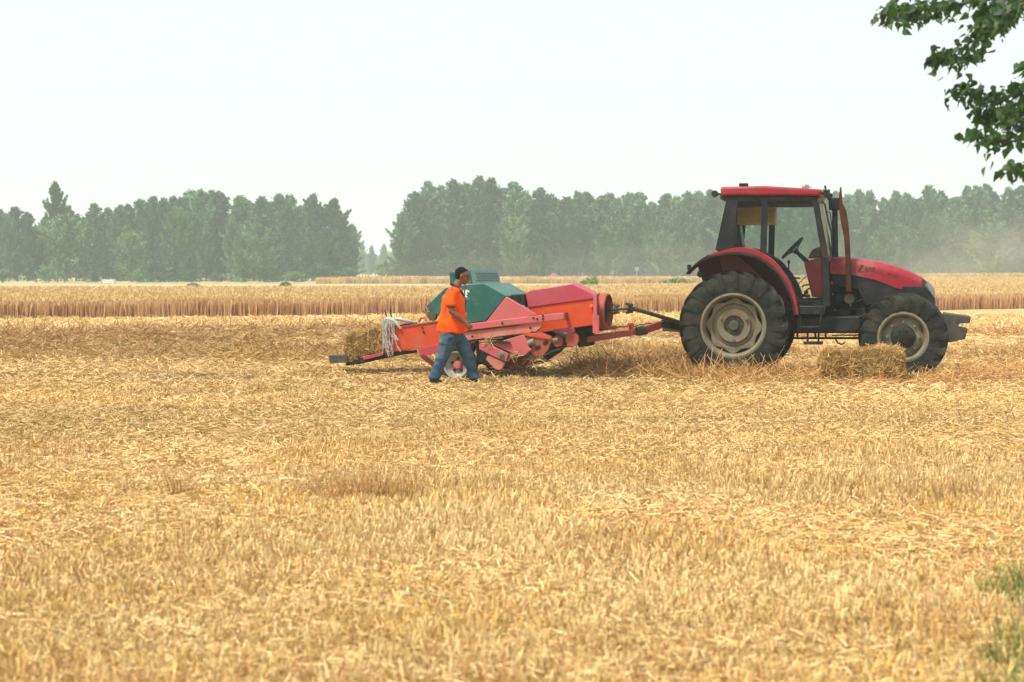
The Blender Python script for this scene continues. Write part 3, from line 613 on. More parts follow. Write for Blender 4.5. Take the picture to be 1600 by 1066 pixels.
def tyre(mb, Rr, w, rim, lugs, lugh, c, side=1):
    h = w / 2
    pr = [(rim, -h * .72), (rim + .03, -h * .9), (rim + (Rr - rim) * .45, -h), (Rr - lugh - .05, -h * .93), (Rr - lugh - .012, -h * .78), (Rr - lugh, -h * .4), (Rr - lugh, h * .4), (Rr - lugh - .012, h * .78), (Rr - lugh - .05, h * .93), (rim + (Rr - rim) * .45, h), (rim + .03, h * .9), (rim, h * .72)]
    mb.lathe(pr, c, 64, closed=True)
    for s in (-1, 1):
        for i in range(lugs):
            a0 = 2 * math.pi * (i + (.5 if s > 0 else 0)) / lugs; st_ = []
            for t, y, r0, r1 in ((0, -.04, Rr - lugh - .01, Rr), (.55, .5, Rr - lugh - .01, Rr - .002), (1, .97, Rr - lugh - .05, Rr - .018), (1.12, 1.03, Rr - lugh - .15, Rr - .075), (1.16, 1.02, Rr - lugh - .22, Rr - lugh - .16)):
                a = a0 + t * .62 * w / Rr * side; hw = (.021 + .008 * t) / Rr * 1.25
                for q, r in ((a - hw, r0), (a - hw, r1), (a + hw, r1), (a + hw, r0)): st_.append((c[0] + r * math.cos(q), c[1] + s * h * y, c[2] + r * math.sin(q)))
            fs = [(4 * j + m_, 4 * j + (m_ + 1) % 4, 4 * j + 4 + (m_ + 1) % 4, 4 * j + 4 + m_) for j in range(4) for m_ in range(4)] + [(0, 1, 2, 3), (16, 17, 18, 19)]
            mb.add(st_, fs)
    return mb
def wheel(name, cx, cz, side, Rr, w, rimr, lugs, front=False):
    """side -1 near, +1 far; y0 = outer face"""
    yo = side * .93; yc = yo - side * w / 2; s = side
    rf = lambda r, q, i: r
    hub = MB(); k = rimr / .5
    sc = 8 if not front else 6
    wav = lambda r, q, i: r * (1 + (.055 * math.cos(sc * q + .4) if i in (4, 5) else 0))
    y = lambda v: v * s
    if not front:
        pr = [(.0, y(-.06)), (.155 * k, y(-.06)), (.17 * k, y(.0)), (.265 * k, y(.01)), (.405 * k, y(-.035)), (.445 * k, y(-.035)), (.445 * k, y(-.06)), (.26 * k, y(-.06))]
        wav = lambda r, q, i: r * (1 + (.05 * math.cos(sc * q + .4) if i in (5, 6) else 0))
        pr = [(.0, y(-.05)), (.15 * k, y(-.05)), (.165 * k, y(.0)), (.262 * k, y(.012)), (.285 * k, y(-.03)), (.335 * k, y(-.05)), (.355 * k, y(-.01)), (.415 * k, y(-.012)), (.415 * k, y(-.035)), (.3 * k, y(-.09))]
        wav = lambda r, q, i: r * (1 + (.062 * math.cos(sc * q + .4) if i in (7, 8) else 0))
    else:
        pr = [(.0, y(.02)), (.20 * k, y(.02)), (.235 * k, y(-.0)), (.30 * k, y(.012)), (.345 * k, y(.0)), (.43 * k, y(-.03)), (.43 * k, y(-.055)), (.3 * k, y(-.06))]
        wav = lambda r, q, i: r * (1 + (.06 * math.cos(sc * q + .4) if i in (5, 6) else 0))
    c = (cx, yc + s * w * .22, cz)
    wh = MB().lathe(pr, c, 96, rf=wav).build(name, 'rim' if not front else 'rimg', tr, smooth=True)
    ty = tyre(MB(), Rr, w, rimr, lugs, .045 if not front else .036, (cx, yc, cz), -1).build('tyre', 'rubber', wh, smooth=True)
    h = w / 2
    MB().lathe([(rimr + .012, s * h * .80), (rimr + .022, s * h * .90), (rimr - .012, s * h * .92), (rimr - .03, s * h * .80), (rimr - .05, s * h * .55), (rimr - .06, 0), (rimr - .05, -s * h * .55), (rimr - .02, -s * h * .85), (rimr + .01, -s * h * .8), (rimr + .0, 0)], (cx, yc, cz), 72, closed=True).build('rim', 'rim', wh, smooth=True)
    MB().lathe([(rimr - .052, s * h * .2), (.05, s * h * .12), (.05, s * h * .0), (rimr - .054, -s * h * .1)], (cx, yc, cz), 40).build('rim_gap_shade', 'dark', wh, smooth=True)  # dark ring added behind the disc as painted shade in the rim gaps
    hb = MB()
    if not front:
        hb.lathe([(0, y(.05)), (.07 * k, y(.05)), (.082 * k, y(.03)), (.085 * k, y(-.04)), (.148 * k, y(-.045))], c, 32)
        for i in range(8):
            a = i * math.pi / 4 + .2; hb.lathe([(0, y(-.02)), (.016, y(-.02)), (.016, y(-.05))], (c[0] + .115 * k * math.cos(a), c[1], c[2] + .115 * k * math.sin(a)), 6)
    else:
        hb.lathe([(0, y(.12)), (.15 * k, y(.115)), (.235 * k, y(.07)), (.255 * k, y(.015))], c, 32)
        for i in range(6):
            a = i * math.pi / 3; hb.lathe([(0, y(.125)), (.016, y(.125)), (.016, y(.08))], (c[0] + .15 * k * math.cos(a), c[1], c[2] + .15 * k * math.sin(a)), 6)
    hb.build('hub', 'dark' if front else 'olive', wh, smooth=True)
    nb = MB()
    for i in range(3 if not front else 8):
        a = R(30 + 120 * i) if not front else i * math.pi / 4; rr = (.232 if not front else .325) * k
        nb.lathe([(0, y(.045)), (.02, y(.045)), (.026, y(.0))], (c[0] + rr * math.cos(a), c[1], c[2] + rr * math.sin(a)), 10)
    nb.build('bolts', 'rim', wh, smooth=True)
    return wh
NY = -.93
cx, cz = T.XZ(1145.3, 509.4, NY); RR = .85
czr = RR - .03; fx_, fz_ = T.XZ(1411, 527, NY); RF = .665; czf = RF - .03
print('REAR', cx, cz, 'FRONT', fx_, fz_)
for s in (-1, 1):
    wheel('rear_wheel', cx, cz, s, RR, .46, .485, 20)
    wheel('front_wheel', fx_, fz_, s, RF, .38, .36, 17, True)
# axles and chassis
MB().bar((cx, -.75, cz), (cx, .75, cz), .30, .30).bar((cx, -.45, cz), (cx, .45, cz), .42, .42).build('rear_axle', 'dark', tr, .04)
MB().bar((fx_, -.7, fz_ - .02), (fx_, .7, fz_ - .02), .16, .2).bar((fx_ - .06, 0, fz_ - .05), (fx_ + .06, 0, fz_ + .3), .3, .3).build('front_axle', 'dark', tr, .03)
b = MB().prism(poly(T, [(1190, 470), (1345, 462), (1440, 470), (1440, 512), (1345, 521), (1190, 521)], -.24), -.24, .24)
b.box((T.XZ(1285, 500, -.3)[0], 0, T.XZ(1285, 500, -.3)[1]), (.7, .62, .34)).build('transmission', 'dark', tr, .03)
b = MB().prism(poly(T, [(1297, 430), (1342, 432), (1400, 446), (1440, 455), (1440, 480), (1345, 500), (1297, 500)], -.27), -.27, .27)
for px, py, sx, sz in ((1315, 466, .16, .12), (1333, 474, .12, .2), (1318, 488, .2, .1), (1345, 490, .14, .16), (1306, 450, .1, .12)):
    x_, z_ = T.XZ(px, py, -.34); b.box((x_, -.31, z_), (sx, .10, sz))
b.tube([T.P(1300, 470, -.36), T.P(1322, 478, -.38), T.P(1348, 468, -.36)], .018).tube([T.P(1302, 505, -.38), T.P(1340, 500, -.38), T.P(1356, 488, -.36)], .022)
b.build('engine', 'dark', tr, .012)
MB().lathe([(0, -.06), (.075, -.06), (.075, .06), (0, .06)], T.P(1327, 467, -.40), 20).build('oil_filter', 'iron', tr, smooth=True)
bb = MB()
for px, py in ((1300, 442), (1301, 460), (1305, 485), (1329, 477)): bb.lathe([(0, -.012), (.014, -.01), (.014, .01)], T.P(px, py, -.44), 8)
bb.build('bolts', 'rim', tr)
# fuel tank / step side and foot steps
MB().prism(poly(T, [(1243, 494), (1344, 494), (1346, 512), (1338, 521), (1243, 521)], -.62), -.62, -.28).build('fuel_tank', 'black', tr, .03)
MB().prism(poly(T, [(1247, 478), (1291, 478), (1288.5, 492), (1247, 492)], -.80), -.80, -.45).build('cab_step', 'black', tr, .015)
b = MB().tube([T.P(1249, 492, -.84), T.P(1251, 511, -.84), T.P(1280, 511, -.84), T.P(1284, 492, -.84)], .014).bar(T.P(1249, 511, -.79), T.P(1281, 511, -.79), .18, .02)
b.bar(T.P(1256, 536, -.82), T.P(1286, 536, -.82), .2, .045).bar(T.P(1262, 511, -.75), T.P(1262, 535, -.78), .03, .03).bar(T.P(1279, 511, -.75), T.P(1279, 535, -.78), .03, .03)
b.build('ladder', 'black', tr, .006)
b = MB().bar(T.P(1240, 528.5, -.5), T.P(1345, 528.5, -.5), .05, .035).bar(T.P(1300, 524, -.45), T.P(1345, 524, -.45), .03, .02)
for px in (1246, 1262, 1274, 1290): b.bar(T.P(px, 518, -.5), T.P(px, 528, -.5), .03, .03)
b.tube([T.P(1305, 529, -.52), T.P(1309, 536, -.52), T.P(1315, 538.5, -.52), T.P(1320, 535, -.52)], .012).build('under_rail', 'dark', tr)
# bonnet
topx = [(1297, 398.5), (1328, 401.5), (1370, 407.5), (1400, 415), (1424, 424), (1440, 433)]
botx = [(1297, 427.5), (1337, 430.5), (1370, 438), (1403, 451.5), (1442, 451.5)]
HW = .40
tp = [T.XZ(a, b_, -.05) for a, b_ in topx]; bt_ = [T.XZ(a, b_, -HW) for a, b_ in botx]
def hood_sections(x0, x1, n, zb_f, top_f, hw_f, cut=1.0):
    secs = []
    for i in range(n):
        X = x0 + (x1 - x0) * i / (n - 1); zt = top_f(X); zb = zb_f(X); hw = hw_f(X); s_ = []
        r = min(.13, (zt - zb) * .9)
        s_.append((X, -hw, zb)); s_.append((X, -hw, zb + (zt - r - zb) * .6))
        for q in range(0, 7):
            a = q / 6 * math.pi / 2; s_.append((X, -hw + r * 1.25 * (1 - math.cos(a)), zt - r * 1.0 + (r * .93) * math.sin(a)))
        s_.append((X, 0, zt)); s_ += [(x_, -y_, z_) for x_, y_, z_ in reversed(s_[:-1])]
        secs.append(s_)
    return secs
def loft(secs, caps=True):
    m_ = MB(); k = len(secs[0]); vs = [p for s_ in secs for p in s_]
    fs = [(i * k + j, i * k + (j + 1) % k, (i + 1) * k + (j + 1) % k, (i + 1) * k + j) for i in range(len(secs) - 1) for j in range(k)]
    if caps: fs += [list(range(k)), list(range((len(secs) - 1) * k, len(secs) * k))]
    return m_.add(vs, fs)
xs_t = [p[0] for p in tp]; zs_t = [p[1] for p in tp]; xs_b = [p[0] for p in bt_]; zs_b = [p[1] for p in bt_]
topf = lambda X: float(np.interp(X, xs_t, zs_t)); botf = lambda X: float(np.interp(X, xs_b, zs_b))
X0 = xs_b[0]; X1 = T.XZ(1441, 440, -HW)[0]
hwf = lambda X: HW - .07 * float(sstep(X, X1 - .5, X1 + .2))
hood = loft(hood_sections(X0, X1, 22, botf, topf, hwf)).build('bonnet', 'tred', tr, smooth=True)
# dark skirt below the bonnet
sk = MB().prism(poly(T, [(1299, 424.5), (1337, 427.5), (1370, 434.5), (1403, 447.5), (1440, 447.5), (1462, 478), (1440, 486), (1400, 470), (1352, 478), (1340, 452), (1300, 446)], -.385), -.385, .385)
sk.build('bonnet_skirt', 'black', tr, .01)
# nose with grille and headlamps
def nose():
    secs = []
    for i, (pxt, pyt, pxb, hw) in enumerate(((1441, 434, 1441, .335), (1447, 439, 1447, .33), (1453, 446, 1453, .31), (1458.5, 456, 1458.5, .27), (1462, 470, 1462, .2))):
        Xt = T.XZ(pxt, pyt, -.1); zb = T.XZ(pxb, 485, -.1)[1]; r = .1; s_ = [(Xt[0], -hw, zb), (Xt[0], -hw, Xt[1] - r)]
        s_ += [(Xt[0], -hw + r * (1 - math.cos(a)), Xt[1] - r + r * math.sin(a)) for a in (.4, .8, 1.2, 1.5)]; s_.append((Xt[0], 0, Xt[1])); s_ += [(a, -b_, c_) for a, b_, c_ in reversed(s_[:-1])]; secs.append(s_)
    return loft(secs)
nose().build('grille', 'black', tr, smooth=True)
for s in (-1, 1):
    a = T.P(1449, 441, -.33); b_ = T.P(1460, 464, -.25); m_ = MB()
    vs = []
    for t, hw_, in ((0, .02), (.25, .075), (.55, .095), (.85, .06), (1, .02)):
        x_ = a[0] + (b_[0] - a[0]) * t; z_ = a[2] + (b_[2] - a[2]) * t; y_ = .335 - .09 * t
        vs += [(x_ - hw_, s * (y_ + .012), z_ - .01), (x_ - hw_ * .3, s * (y_ + .03), z_), (x_ + hw_ * .5, s * (y_ - .03), z_ + .012)]
    m_.add(vs, [(3 * i + j, 3 * i + j + 1, 3 * i + 4 + j, 3 * i + 3 + j) for i in range(4) for j in range(2)])
    m_.build('headlight', 'lens', tr, smooth=True)
# bonnet lettering: slanted script mark and a smaller line after it
ml = MB()
def stroke(pts, r=.0055): ml.tube([T.P(x_, y_, -HW - .004) for x_, y_ in pts], r, 5)
stroke([(1341, 424), (1343, 420), (1346, 414), (1348.5, 413.5), (1347, 417), (1344, 422), (1342, 424), (1346, 424.5), (1349, 423)])
for x0_ in (1351.5, 1357.5, 1363): stroke([(x0_ + 3.2, 418), (x0_ + 1.0, 418.4), (x0_ - .4, 421.4), (x0_ + .6, 424.2), (x0_ + 2.8, 423.8), (x0_ + 3.9, 420.8), (x0_ + 3.2, 418)])
for i in range(9):
    x0_ = 1370 + i * 4.2; y0_ = 423.3 + i * .75
    if i != 3: stroke([[(x0_, y0_ + 3.5), (x0_ + 1, y0_), (x0_ + 2, y0_ + 3.6)], [(x0_ + 2.6, y0_ + .3), (x0_ + .6, y0_ + .2), (x0_ + .2, y0_ + 3.6), (x0_ + 2.2, y0_ + 3.8)], [(x0_ + .6, y0_), (x0_ + .2, y0_ + 3.8)]][i % 3], .0045)
ml.build('lettering', 'letter', tr)
# front ballast carrier
MB().prism(poly(T, [(1475, 489), (1517, 495), (1515.5, 505), (1499, 505.5), (1497, 511.5), (1512.5, 514.5), (1508, 530), (1481, 535.5), (1470, 512)], -.36), -.36, .36).build('front_ballast', 'iron', tr, .012)
MB().prism(poly(T, [(1430, 492), (1478, 495), (1478, 525), (1430, 515)], -.2), -.2, .2).build('ballast_bracket', 'dark', tr, .01)
# cab
CW = .76
MB().prism(poly(T, [(1125.5, 292), (1196, 290.5), (1284, 296), (1280.5, 306.5), (1197, 306), (1125.5, 306)], -CW - .04), -CW - .04, CW + .04).build('roof', 'tred', tr, .035, seg=3)
b = MB().prism(poly(T, [(1127, 307), (1281, 307.5), (1276, 314), (1131, 314)], -CW), -CW, CW); b.build('roof_frame', 'black', tr, .006)
MB().box((T.XZ(1205, 317, 0)[0], 0, T.XZ(1205, 317.5, -.5)[1]), (1.3, 1.3, .05)).build('headliner', 'rust', tr)
for s in (-1, 1):
    y0, y1 = (s * CW, s * (CW - .06)); Y = -CW
    MB().prism(poly(T, [(1134.5, 313), (1152, 313), (1150, 355), (1146, 391), (1117.5, 391)], Y), y0, y1).build('rear_pillar', 'black', tr, .008)
    MB().prism(poly(T, [(1190, 313), (1199.5, 313), (1197.5, 400), (1187.5, 395)], Y), y0, y1).build('door_pillar', 'black', tr, .008)
    MB().prism(poly(T, [(1269, 313), (1277.5, 313), (1295, 404), (1297.5, 479), (1285.5, 479), (1284.5, 404)], Y), y0, y1).build('front_pillar', 'black', tr, .008)
    MB().prism(poly(T, [(1146, 389), (1178, 391), (1205, 405), (1226, 425), (1242, 455), (1250, 492), (1242, 492), (1234, 456), (1219, 430), (1200, 412), (1176, 399), (1146, 396)], Y), y0, y1).build('door_sill', 'black', tr, .006)
    MB().prism(poly(T, [(1198, 313), (1270, 313), (1284.5, 404), (1285.5, 478), (1250, 478), (1242, 455), (1226, 425), (1205, 405), (1197.5, 400)], Y), s * (CW - .028), s * (CW - .034)).build('door_glass', 'glass', tr)
    MB().prism(poly(T, [(1151, 313), (1190, 313), (1188, 393), (1178, 390), (1147, 389)], Y), s * (CW - .028), s * (CW - .034)).build('side_glass', 'glass', tr)
xz = [T.XZ(1279, 318, -CW), T.XZ(1292, 402, -CW)]
x_r0, z_r = T.XZ(1140, 314, -CW); x_r1, z_r1 = T.XZ(1121, 391, -CW)
MB().prism([(xz[0][0], xz[0][1]), (xz[0][0] + .006, xz[0][1]), (xz[1][0] + .006, xz[1][1]), (xz[1][0], xz[1][1])], -CW + .02, CW - .02).build('windscreen', 'glass', tr)
MB().prism(poly(T, [(1280, 318), (1286, 320), (1297, 402), (1291, 402)], -CW + .02), -CW + .02, -CW + .05).build('windscreen_sheen', 'rimg', tr, .005)  # light grey strip painted for the windscreen's grazing reflection
MB().bar((T.XZ(1288, 405, -CW)[0], -CW, T.XZ(1288, 405, -CW)[1]), (T.XZ(1288, 405, -CW)[0], CW, T.XZ(1288, 405, -CW)[1]), .06, .05).build('cowl', 'black', tr)
MB().prism([(x_r0 - .02, z_r), (x_r0, z_r), (x_r1, z_r1), (x_r1 - .02, z_r1)], -CW + .02, CW - .02).build('rear_window', 'glass', tr)
MB().prism(poly(T, [(1120, 391), (1145, 391), (1240, 478), (1240, 486), (1150, 486), (1130, 430)], -CW + .06), -CW + .09, CW - .09).build('rear_housing', 'dkred', tr, .01)
MB().prism(poly(T, [(1235, 470), (1290, 470), (1290, 480), (1235, 480)], -CW + .06), -CW + .07, CW - .07).build('cab_floor', 'black', tr)
# inside the cab
bx = T.XZ(1153, 325, -.15); bx2 = T.XZ(1211.6, 351, -.15); cxm = (bx[0] + bx2[0]) / 2; czm = (bx[1] + bx2[1]) / 2; sx_, sz_ = bx2[0] - bx[0], bx[1] - bx2[1]
sb = MB().box((cxm, 0, czm), (sx_, .3, sz_)).build('storage_box', 'yellow', tr, .008)
fm = MB()
for dz_ in (-1, 1): fm.box((cxm, -.158, czm + dz_ * (sz_ / 2 - .012)), (sx_ + .02, .02, .028))
for dx_ in (-1, 0.25, 1): fm.box((cxm + dx_ * (sx_ / 2 - .01), -.156, czm), (.025, .02, sz_ - .03))
fm.build('box_rim', mat('ochre_rim', (.42, .27, .07), (.3, .2, .06), 6), sb)
sw = T.P(1240, 388, -.05); a0_ = T.P(1253.8, 372, -.05); a1_ = T.P(1223, 403, -.05); dv = (Vector(a0_) - Vector(a1_)) * .5; ctr = (Vector(a0_) + Vector(a1_)) * .5
m_ = MB(); m_.tube([ctr + dv * math.cos(q) + Vector((0, 1, 0)) * dv.length * math.sin(q) for q in np.linspace(0, 2 * math.pi, 33)], .018, 8)
nrm = dv.cross(Vector((0, 1, 0))).normalized(); nrm = nrm if nrm.z < 0 else -nrm
hubp = ctr + nrm * .07
for q in (.2, 2.2, 4.2): m_.tube([ctr + dv * math.cos(q) + Vector((0, 1, 0)) * dv.length * math.sin(q), hubp], .013, 6)
m_.tube([hubp - nrm * .03, hubp + nrm * .03], .045, 12); m_.build('steering_wheel', 'black', tr, smooth=True)
MB().tube([hubp, Vector(T.P(1262, 410, -.05))], [.03, .04], 10).build('steering_column', 'black', tr, smooth=True)
MB().prism(poly(T, [(1256, 410), (1284, 401), (1286, 465), (1268.5, 464)], -.3), -.3, .3).build('dash_console', 'tred', tr, .02)
MB().prism(poly(T, [(1262, 404), (1269, 390), (1283, 385), (1284, 402)], -.25), -.25, .25).build('instrument_hood', 'olive', tr, .02)
m_ = MB(); m_.tube([T.P(1232, 432, -.3), T.P(1232.5, 412, -.3)], .012, 6); m_.tube([T.P(1232.5, 412, -.3), T.P(1232.5, 407, -.3)], .022, 8)
m_.tube([T.P(1238, 434, -.2), T.P(1250, 435, -.2)], .014, 6); m_.build('gear_lever', 'black', tr)
m_ = MB()
for x1_, y1_ in ((1256, 446), (1262, 452)): m_.tube([T.P(1268, y1_ - 2, -.25), T.P(x1_, y1_, -.25), T.P(x1_ - 3, y1_ + 3, -.25)], .014, 6)
m_.tube([T.P(1244, 447, -.2), T.P(1262, 430, -.2)], .006, 5)
for k_ in range(7):
    px_ = 1245 + random.uniform(0, 20); py_ = 458 + random.uniform(-4, 14); m_.box(T.P(px_, py_, -.3), (.06, .08, .05))
m_.build('pedals', 'dark', tr)
sp = T.P(1172, 398, 0)
MB().prism(poly(T, [(1150, 352), (1157, 350), (1163, 388), (1185, 392), (1186, 402), (1152, 404)], 0), -.24, .24).build('seat', 'black', tr, .04)
# fenders
OUT = [(1071.5, 427.5), (1084, 416), (1100, 406.3), (1120, 400.2), (1145, 397.6), (1165, 399), (1181, 403.5), (1199, 414), (1213, 427), (1226, 446), (1235, 467), (1240, 491)]
UPP = [(1078, 421), (1090, 409), (1108, 398), (1130, 391), (1154, 387), (1172, 389), (1190, 396), (1208, 408), (1222, 424), (1235, 444), (1243, 466), (1247, 490)]
for s in (-1, 1):
    Yn = -.95
    A = poly(T, cr(OUT), Yn); Bq = poly(T, cr(UPP), Yn); n = len(A)
    m_ = MB()                                   # red skirt face and the arch surface behind it
    vs = [(x_, s * .93, z_) for x_, z_ in A] + [(x_, s * .93, z_) for x_, z_ in Bq] + [(x_, s * .70, z_ + .01) for x_, z_ in Bq] + [(x_, s * .70, z_ - .02) for x_, z_ in Bq] + [(x_, s * .90, z_ - .03) for x_, z_ in Bq] + [(x_, s * .90, z_) for x_, z_ in A]
    fs = [(r_ * n + i, r_ * n + i + 1, ((r_ + 1) % 6) * n + i + 1, ((r_ + 1) % 6) * n + i) for r_ in range(6) for i in range(8, n - 1)]
    fd = m_.add(vs, fs).build('fender', 'tred', tr, smooth=True)
    m_ = MB(); up = [((a[0] * .62 + c_[0] * .38), (a[1] * .62 + c_[1] * .38)) for a, c_ in zip(A, Bq)]
    m_.prism(A + up[::-1], s * .975, s * .885).build('fender_lip', 'black', fd, .006)
    MB().prism(poly(T, cr(OUT)[4:] + [(1239, 521), (1150, 521), (1105, 480), (1092, 440)], Yn), s * .47, s * .44).build('wheel_well', 'dkred', fd)
    m_ = MB(); m_.prism(A[:9] + Bq[:9][::-1], s * .96, s * .5).build('fender_tail', 'black', fd, .006)
    m_ = MB(); In = [(x_, z_ - .012) for x_, z_ in A]; m_.prism(In + [(x_, z_ + .03) for x_, z_ in In][::-1], s * .88, s * .45).build('arch_liner', 'dkred', fd)
    tl = T.P(1075, 418, Yn); MB().box((tl[0], s * .8, tl[2]), (.05, .14, .09)).build('tail_lamp', 'redlamp' if s > 0 else 'black', fd, .01)
    fl = poly(T, [(1086, 430), (1096, 423), (1101, 427), (1091, 434)], Yn); MB().prism(fl, s * .8, s * .6).build('mud_flap', 'black', fd, .005)
    la = T.P(1117, 303, -.6); MB().lathe([(0, -.06), (.05, -.055), (.055, 0), (.05, .055), (0, .06)], (la[0], s * .6, la[2]), 14).bar((la[0], s * .6, la[2]), (la[0] + .15, s * .6, la[2] - .01), .03, .03).build('work_lamp', 'black', tr, smooth=True)
    la = T.P(1291, 302, -.6); MB().box((la[0], s * .6, la[2]), (.08, .13, .10)).bar((la[0] - .12, s * .6, la[2] + .0), (la[0], s * .6, la[2]), .03, .04).bar((la[0], s * .6, la[2]), (la[0] - .02, s * .6, la[2] + .12), .03, .03).build('work_lamp', 'black', tr, .01)
# roof fitting, exhaust, rusty guard and mirror stay
q_ = T.P(1162, 289, -.3); MB().box(q_, (.14, .1, .05)).build('beacon_base', 'black', tr, .01)
MB().tube([T.P(1305, 402, -.46), T.P(1304.5, 327, -.46)], [.048, .042], 16).build('exhaust_pipe', 'black', tr, smooth=True)
MB().prism(poly(T, [(1294, 309), (1312, 309), (1311, 328), (1295, 328)], -.53), -.53, -.37).build('air_intake', 'black', tr, .015)
MB().prism(poly(T, [(1312.5, 292), (1314.5, 292.5), (1315.5, 305), (1316.5, 318), (1322, 329), (1325.5, 350), (1327.5, 375), (1329, 405), (1330.5, 456), (1322, 456), (1320.5, 400), (1318.5, 370), (1313.5, 345), (1310, 322), (1311, 303)], -.52), -.52, -.44).build('rusty_guard_pipe', 'rust', tr, .015)
MB().tube([T.P(1284, 314, -.8), T.P(1289, 320, -.8), T.P(1294, 345, -.8), T.P(1299, 363, -.8), T.P(1300, 385, -.8), T.P(1297, 402, -.8)], .014, 8).tube([T.P(1289, 330, -.8), T.P(1297, 332, -.8), T.P(1301, 363, -.8)], .01, 6).build('handrail', 'black', tr, smooth=True)
# rear linkage towards the drawbar
hp = T.P(1060, 511, 0)
MB().bar((cx, 0, cz - .12), (hp[0] - .25, 0, hp[2] - .02), .12, .10).bar((cx, -.3, cz - .05), (hp[0] + .1, -.22, hp[2]), .05, .08).bar((cx, .3, cz - .05), (hp[0] + .1, .22, hp[2]), .05, .08).build('hitch_links', 'iron', tr, .01)
# ------------------------------------------------------------------ BALER
BYW = -R(19); bw = Vector(((713 - 800) / 104.0, 25.0, 0)); bl = Vector((-math.sin(BYW), math.cos(BYW), 0)); bo = bw + bl * 1.15
B = Frame(bo.x, bo.y, BYW)
ba = empty('hay_baler', (bo.x, bo.y, 0), BYW); tag(ba, 'faded red and orange square hay baler with a green knotter hood towed by the tractor', 'baler')
def pr(name, pts, y0, y1, m, bev=.008, parent=ba, Y=None):
    return MB().prism(poly(B, pts, y0 if Y is None else Y), y0, y1).build(name, m, parent, bev)
ch = pr('bale_chamber', [(602, 514), (628, 510.3), (687, 501.4), (770, 492), (822, 481), (845, 495), (845, 519.6), (790, 527), (700, 540), (628, 548), (602, 552)], -.34, .30, 'borange')
pr('chamber_edge', [(628, 509.6), (687, 500.8), (687, 502.8), (628, 511.8)], -.355, -.33, 'drawred', .002, ch)
pr('front_body', [(821, 480.5), (928, 466.8), (928, 508), (845, 520), (821, 520)], -.42, .34, 'borange')
fb = [(821, 458), (829.3, 453.8), (895, 443.6), (928, 460.5), (928, 467), (825, 481)]
P_ = poly(B, fb, -.44); cv = MB()
cv.add([(x_, -.44, z_) for x_, z_ in P_] + [(x_, -.16, z_ + .012) for x_, z_ in P_] + [(x_, .36, z_ - (.22 if i in (1, 2, 3) else .05)) for i, (x_, z_) in enumerate(P_)],
       [list(range(6)), [17, 16, 15, 14, 13, 12]] + [(r_ * 6 + i, r_ * 6 + (i + 1) % 6, (r_ + 1) * 6 + (i + 1) % 6, (r_ + 1) * 6 + i) for r_ in range(2) for i in range(6)])
cv.build('front_cover', 'bplum', ba, .012)
pr('rear_skirt', [(652.8, 546), (687, 538), (735, 532), (735, 548), (688, 550), (657.7, 557.8)], -.38, -.34, 'bplum', .004)
pr('front_post', [(927, 461), (932, 461), (932, 493), (935.5, 493), (935.5, 521), (926, 521), (925.5, 493), (927, 493)], -.47, -.42, 'bpink', .004)
m_ = MB(); m_.tube([B.P(924.7, 478, -.44), Vector(B.P(924.7, 478, -.44)) + Vector((0, -.035, 0))], .026, 12); m_.build('side_reflector', 'redlamp', ba, .004)
# green hood
GH = [(665.6, 478.8), (696, 450), (733, 444), (756, 443), (790.7, 463), (758, 502.6), (734, 504.6), (697, 504)]
gh = MB().prism(poly(B, GH, -.60), -.60, .60).build('knotter_hood', 'green', ba, .01)
pf = poly(B, [(756, 442.6), (790.7, 462.6), (790.0, 463.8), (755.5, 443.8)], -.58)
MB().prism(pf, -.58, .58).build('hood_top_sheen', 'green_skylit', gh, .002)  # thin overlay: sky sheen on the sloped hood top, painted lighter green
MB().prism(poly(B, [(725, 446), (727, 446), (727, 503), (725, 503)], -.605), -.612, -.60).build('panel_seam', 'green', gh)
GB = poly(B, [(701.5, 425.8), (734.5, 422), (738.5, 443.6), (703, 443.6)], -.60)
gb = MB().prism(GB, -.60, .66).build('ventilated_box', 'green', ba, .01)
# punched front face of the box: plate proud of it with rows of slots
(xa, za), (xb, zb_) = GB[1], GB[2]
pl = MB(); ex = Vector((xb - xa, 0, zb_ - za)); nn = Vector((-(zb_ - za), 0, xb - xa)).normalized(); nn = nn if nn.x > 0 else -nn
def fp(u, v, off=0): return Vector((xa, 0, za)) + ex * v + Vector((0, -.60 + 1.26 * u, 0)) + nn * off
def quadbox(mb, u0, u1, v0, v1, o0, o1):
    vs = [fp(u, v, o) for o in (o0, o1) for u, v in ((u0, v0), (u1, v0), (u1, v1), (u0, v1))]
    mb.add(vs, [(0, 1, 2, 3), (7, 6, 5, 4), (0, 4, 5, 1), (1, 5, 6, 2), (2, 6, 7, 3), (3, 7, 4, 0)])
quadbox(pl, 0.0, 1.0, .0, 1.0, .002, .012); gp = pl.build('vent_panel', 'green_skylit', gb)  # lighter green paints in the light caught by this front face
hl = MB()
for r_ in range(5):
    for c_ in range(13):
        u0 = .15 + c_ * .062 + (r_ % 2) * .03; v0 = .22 + r_ * .135; quadbox(hl, u0, u0 + .034, v0, v0 + .075, .0122, .015)
hl.build('vent_slots', 'mesh', gp)
# white emblem on the hood
em = MB()
def es(pts, w=.02): 
    for a, b_ in zip(pts[:-1], pts[1:]): em.bar(Vector(B.P(*a, -.60)) + Vector((0, -.004, 0)), Vector(B.P(*b_, -.60)) + Vector((0, -.004, 0)), .006, w)
es([(724, 454.2), (729, 454), (733.4, 456.2)], .022); es([(726, 454), (726.6, 463)], .045); es([(723, 459), (728, 459)], .02); es([(724, 463.8), (730.5, 463.8)], .018); es([(728.5, 455), (730, 461)], .016)
em.build('emblem', mat('emblem_white', (.78, .80, .78), rough=.5), gh); em = MB(); es([(722, 467), (734, 467)], .02); em.build('small_lettering', 'rimg', gh)
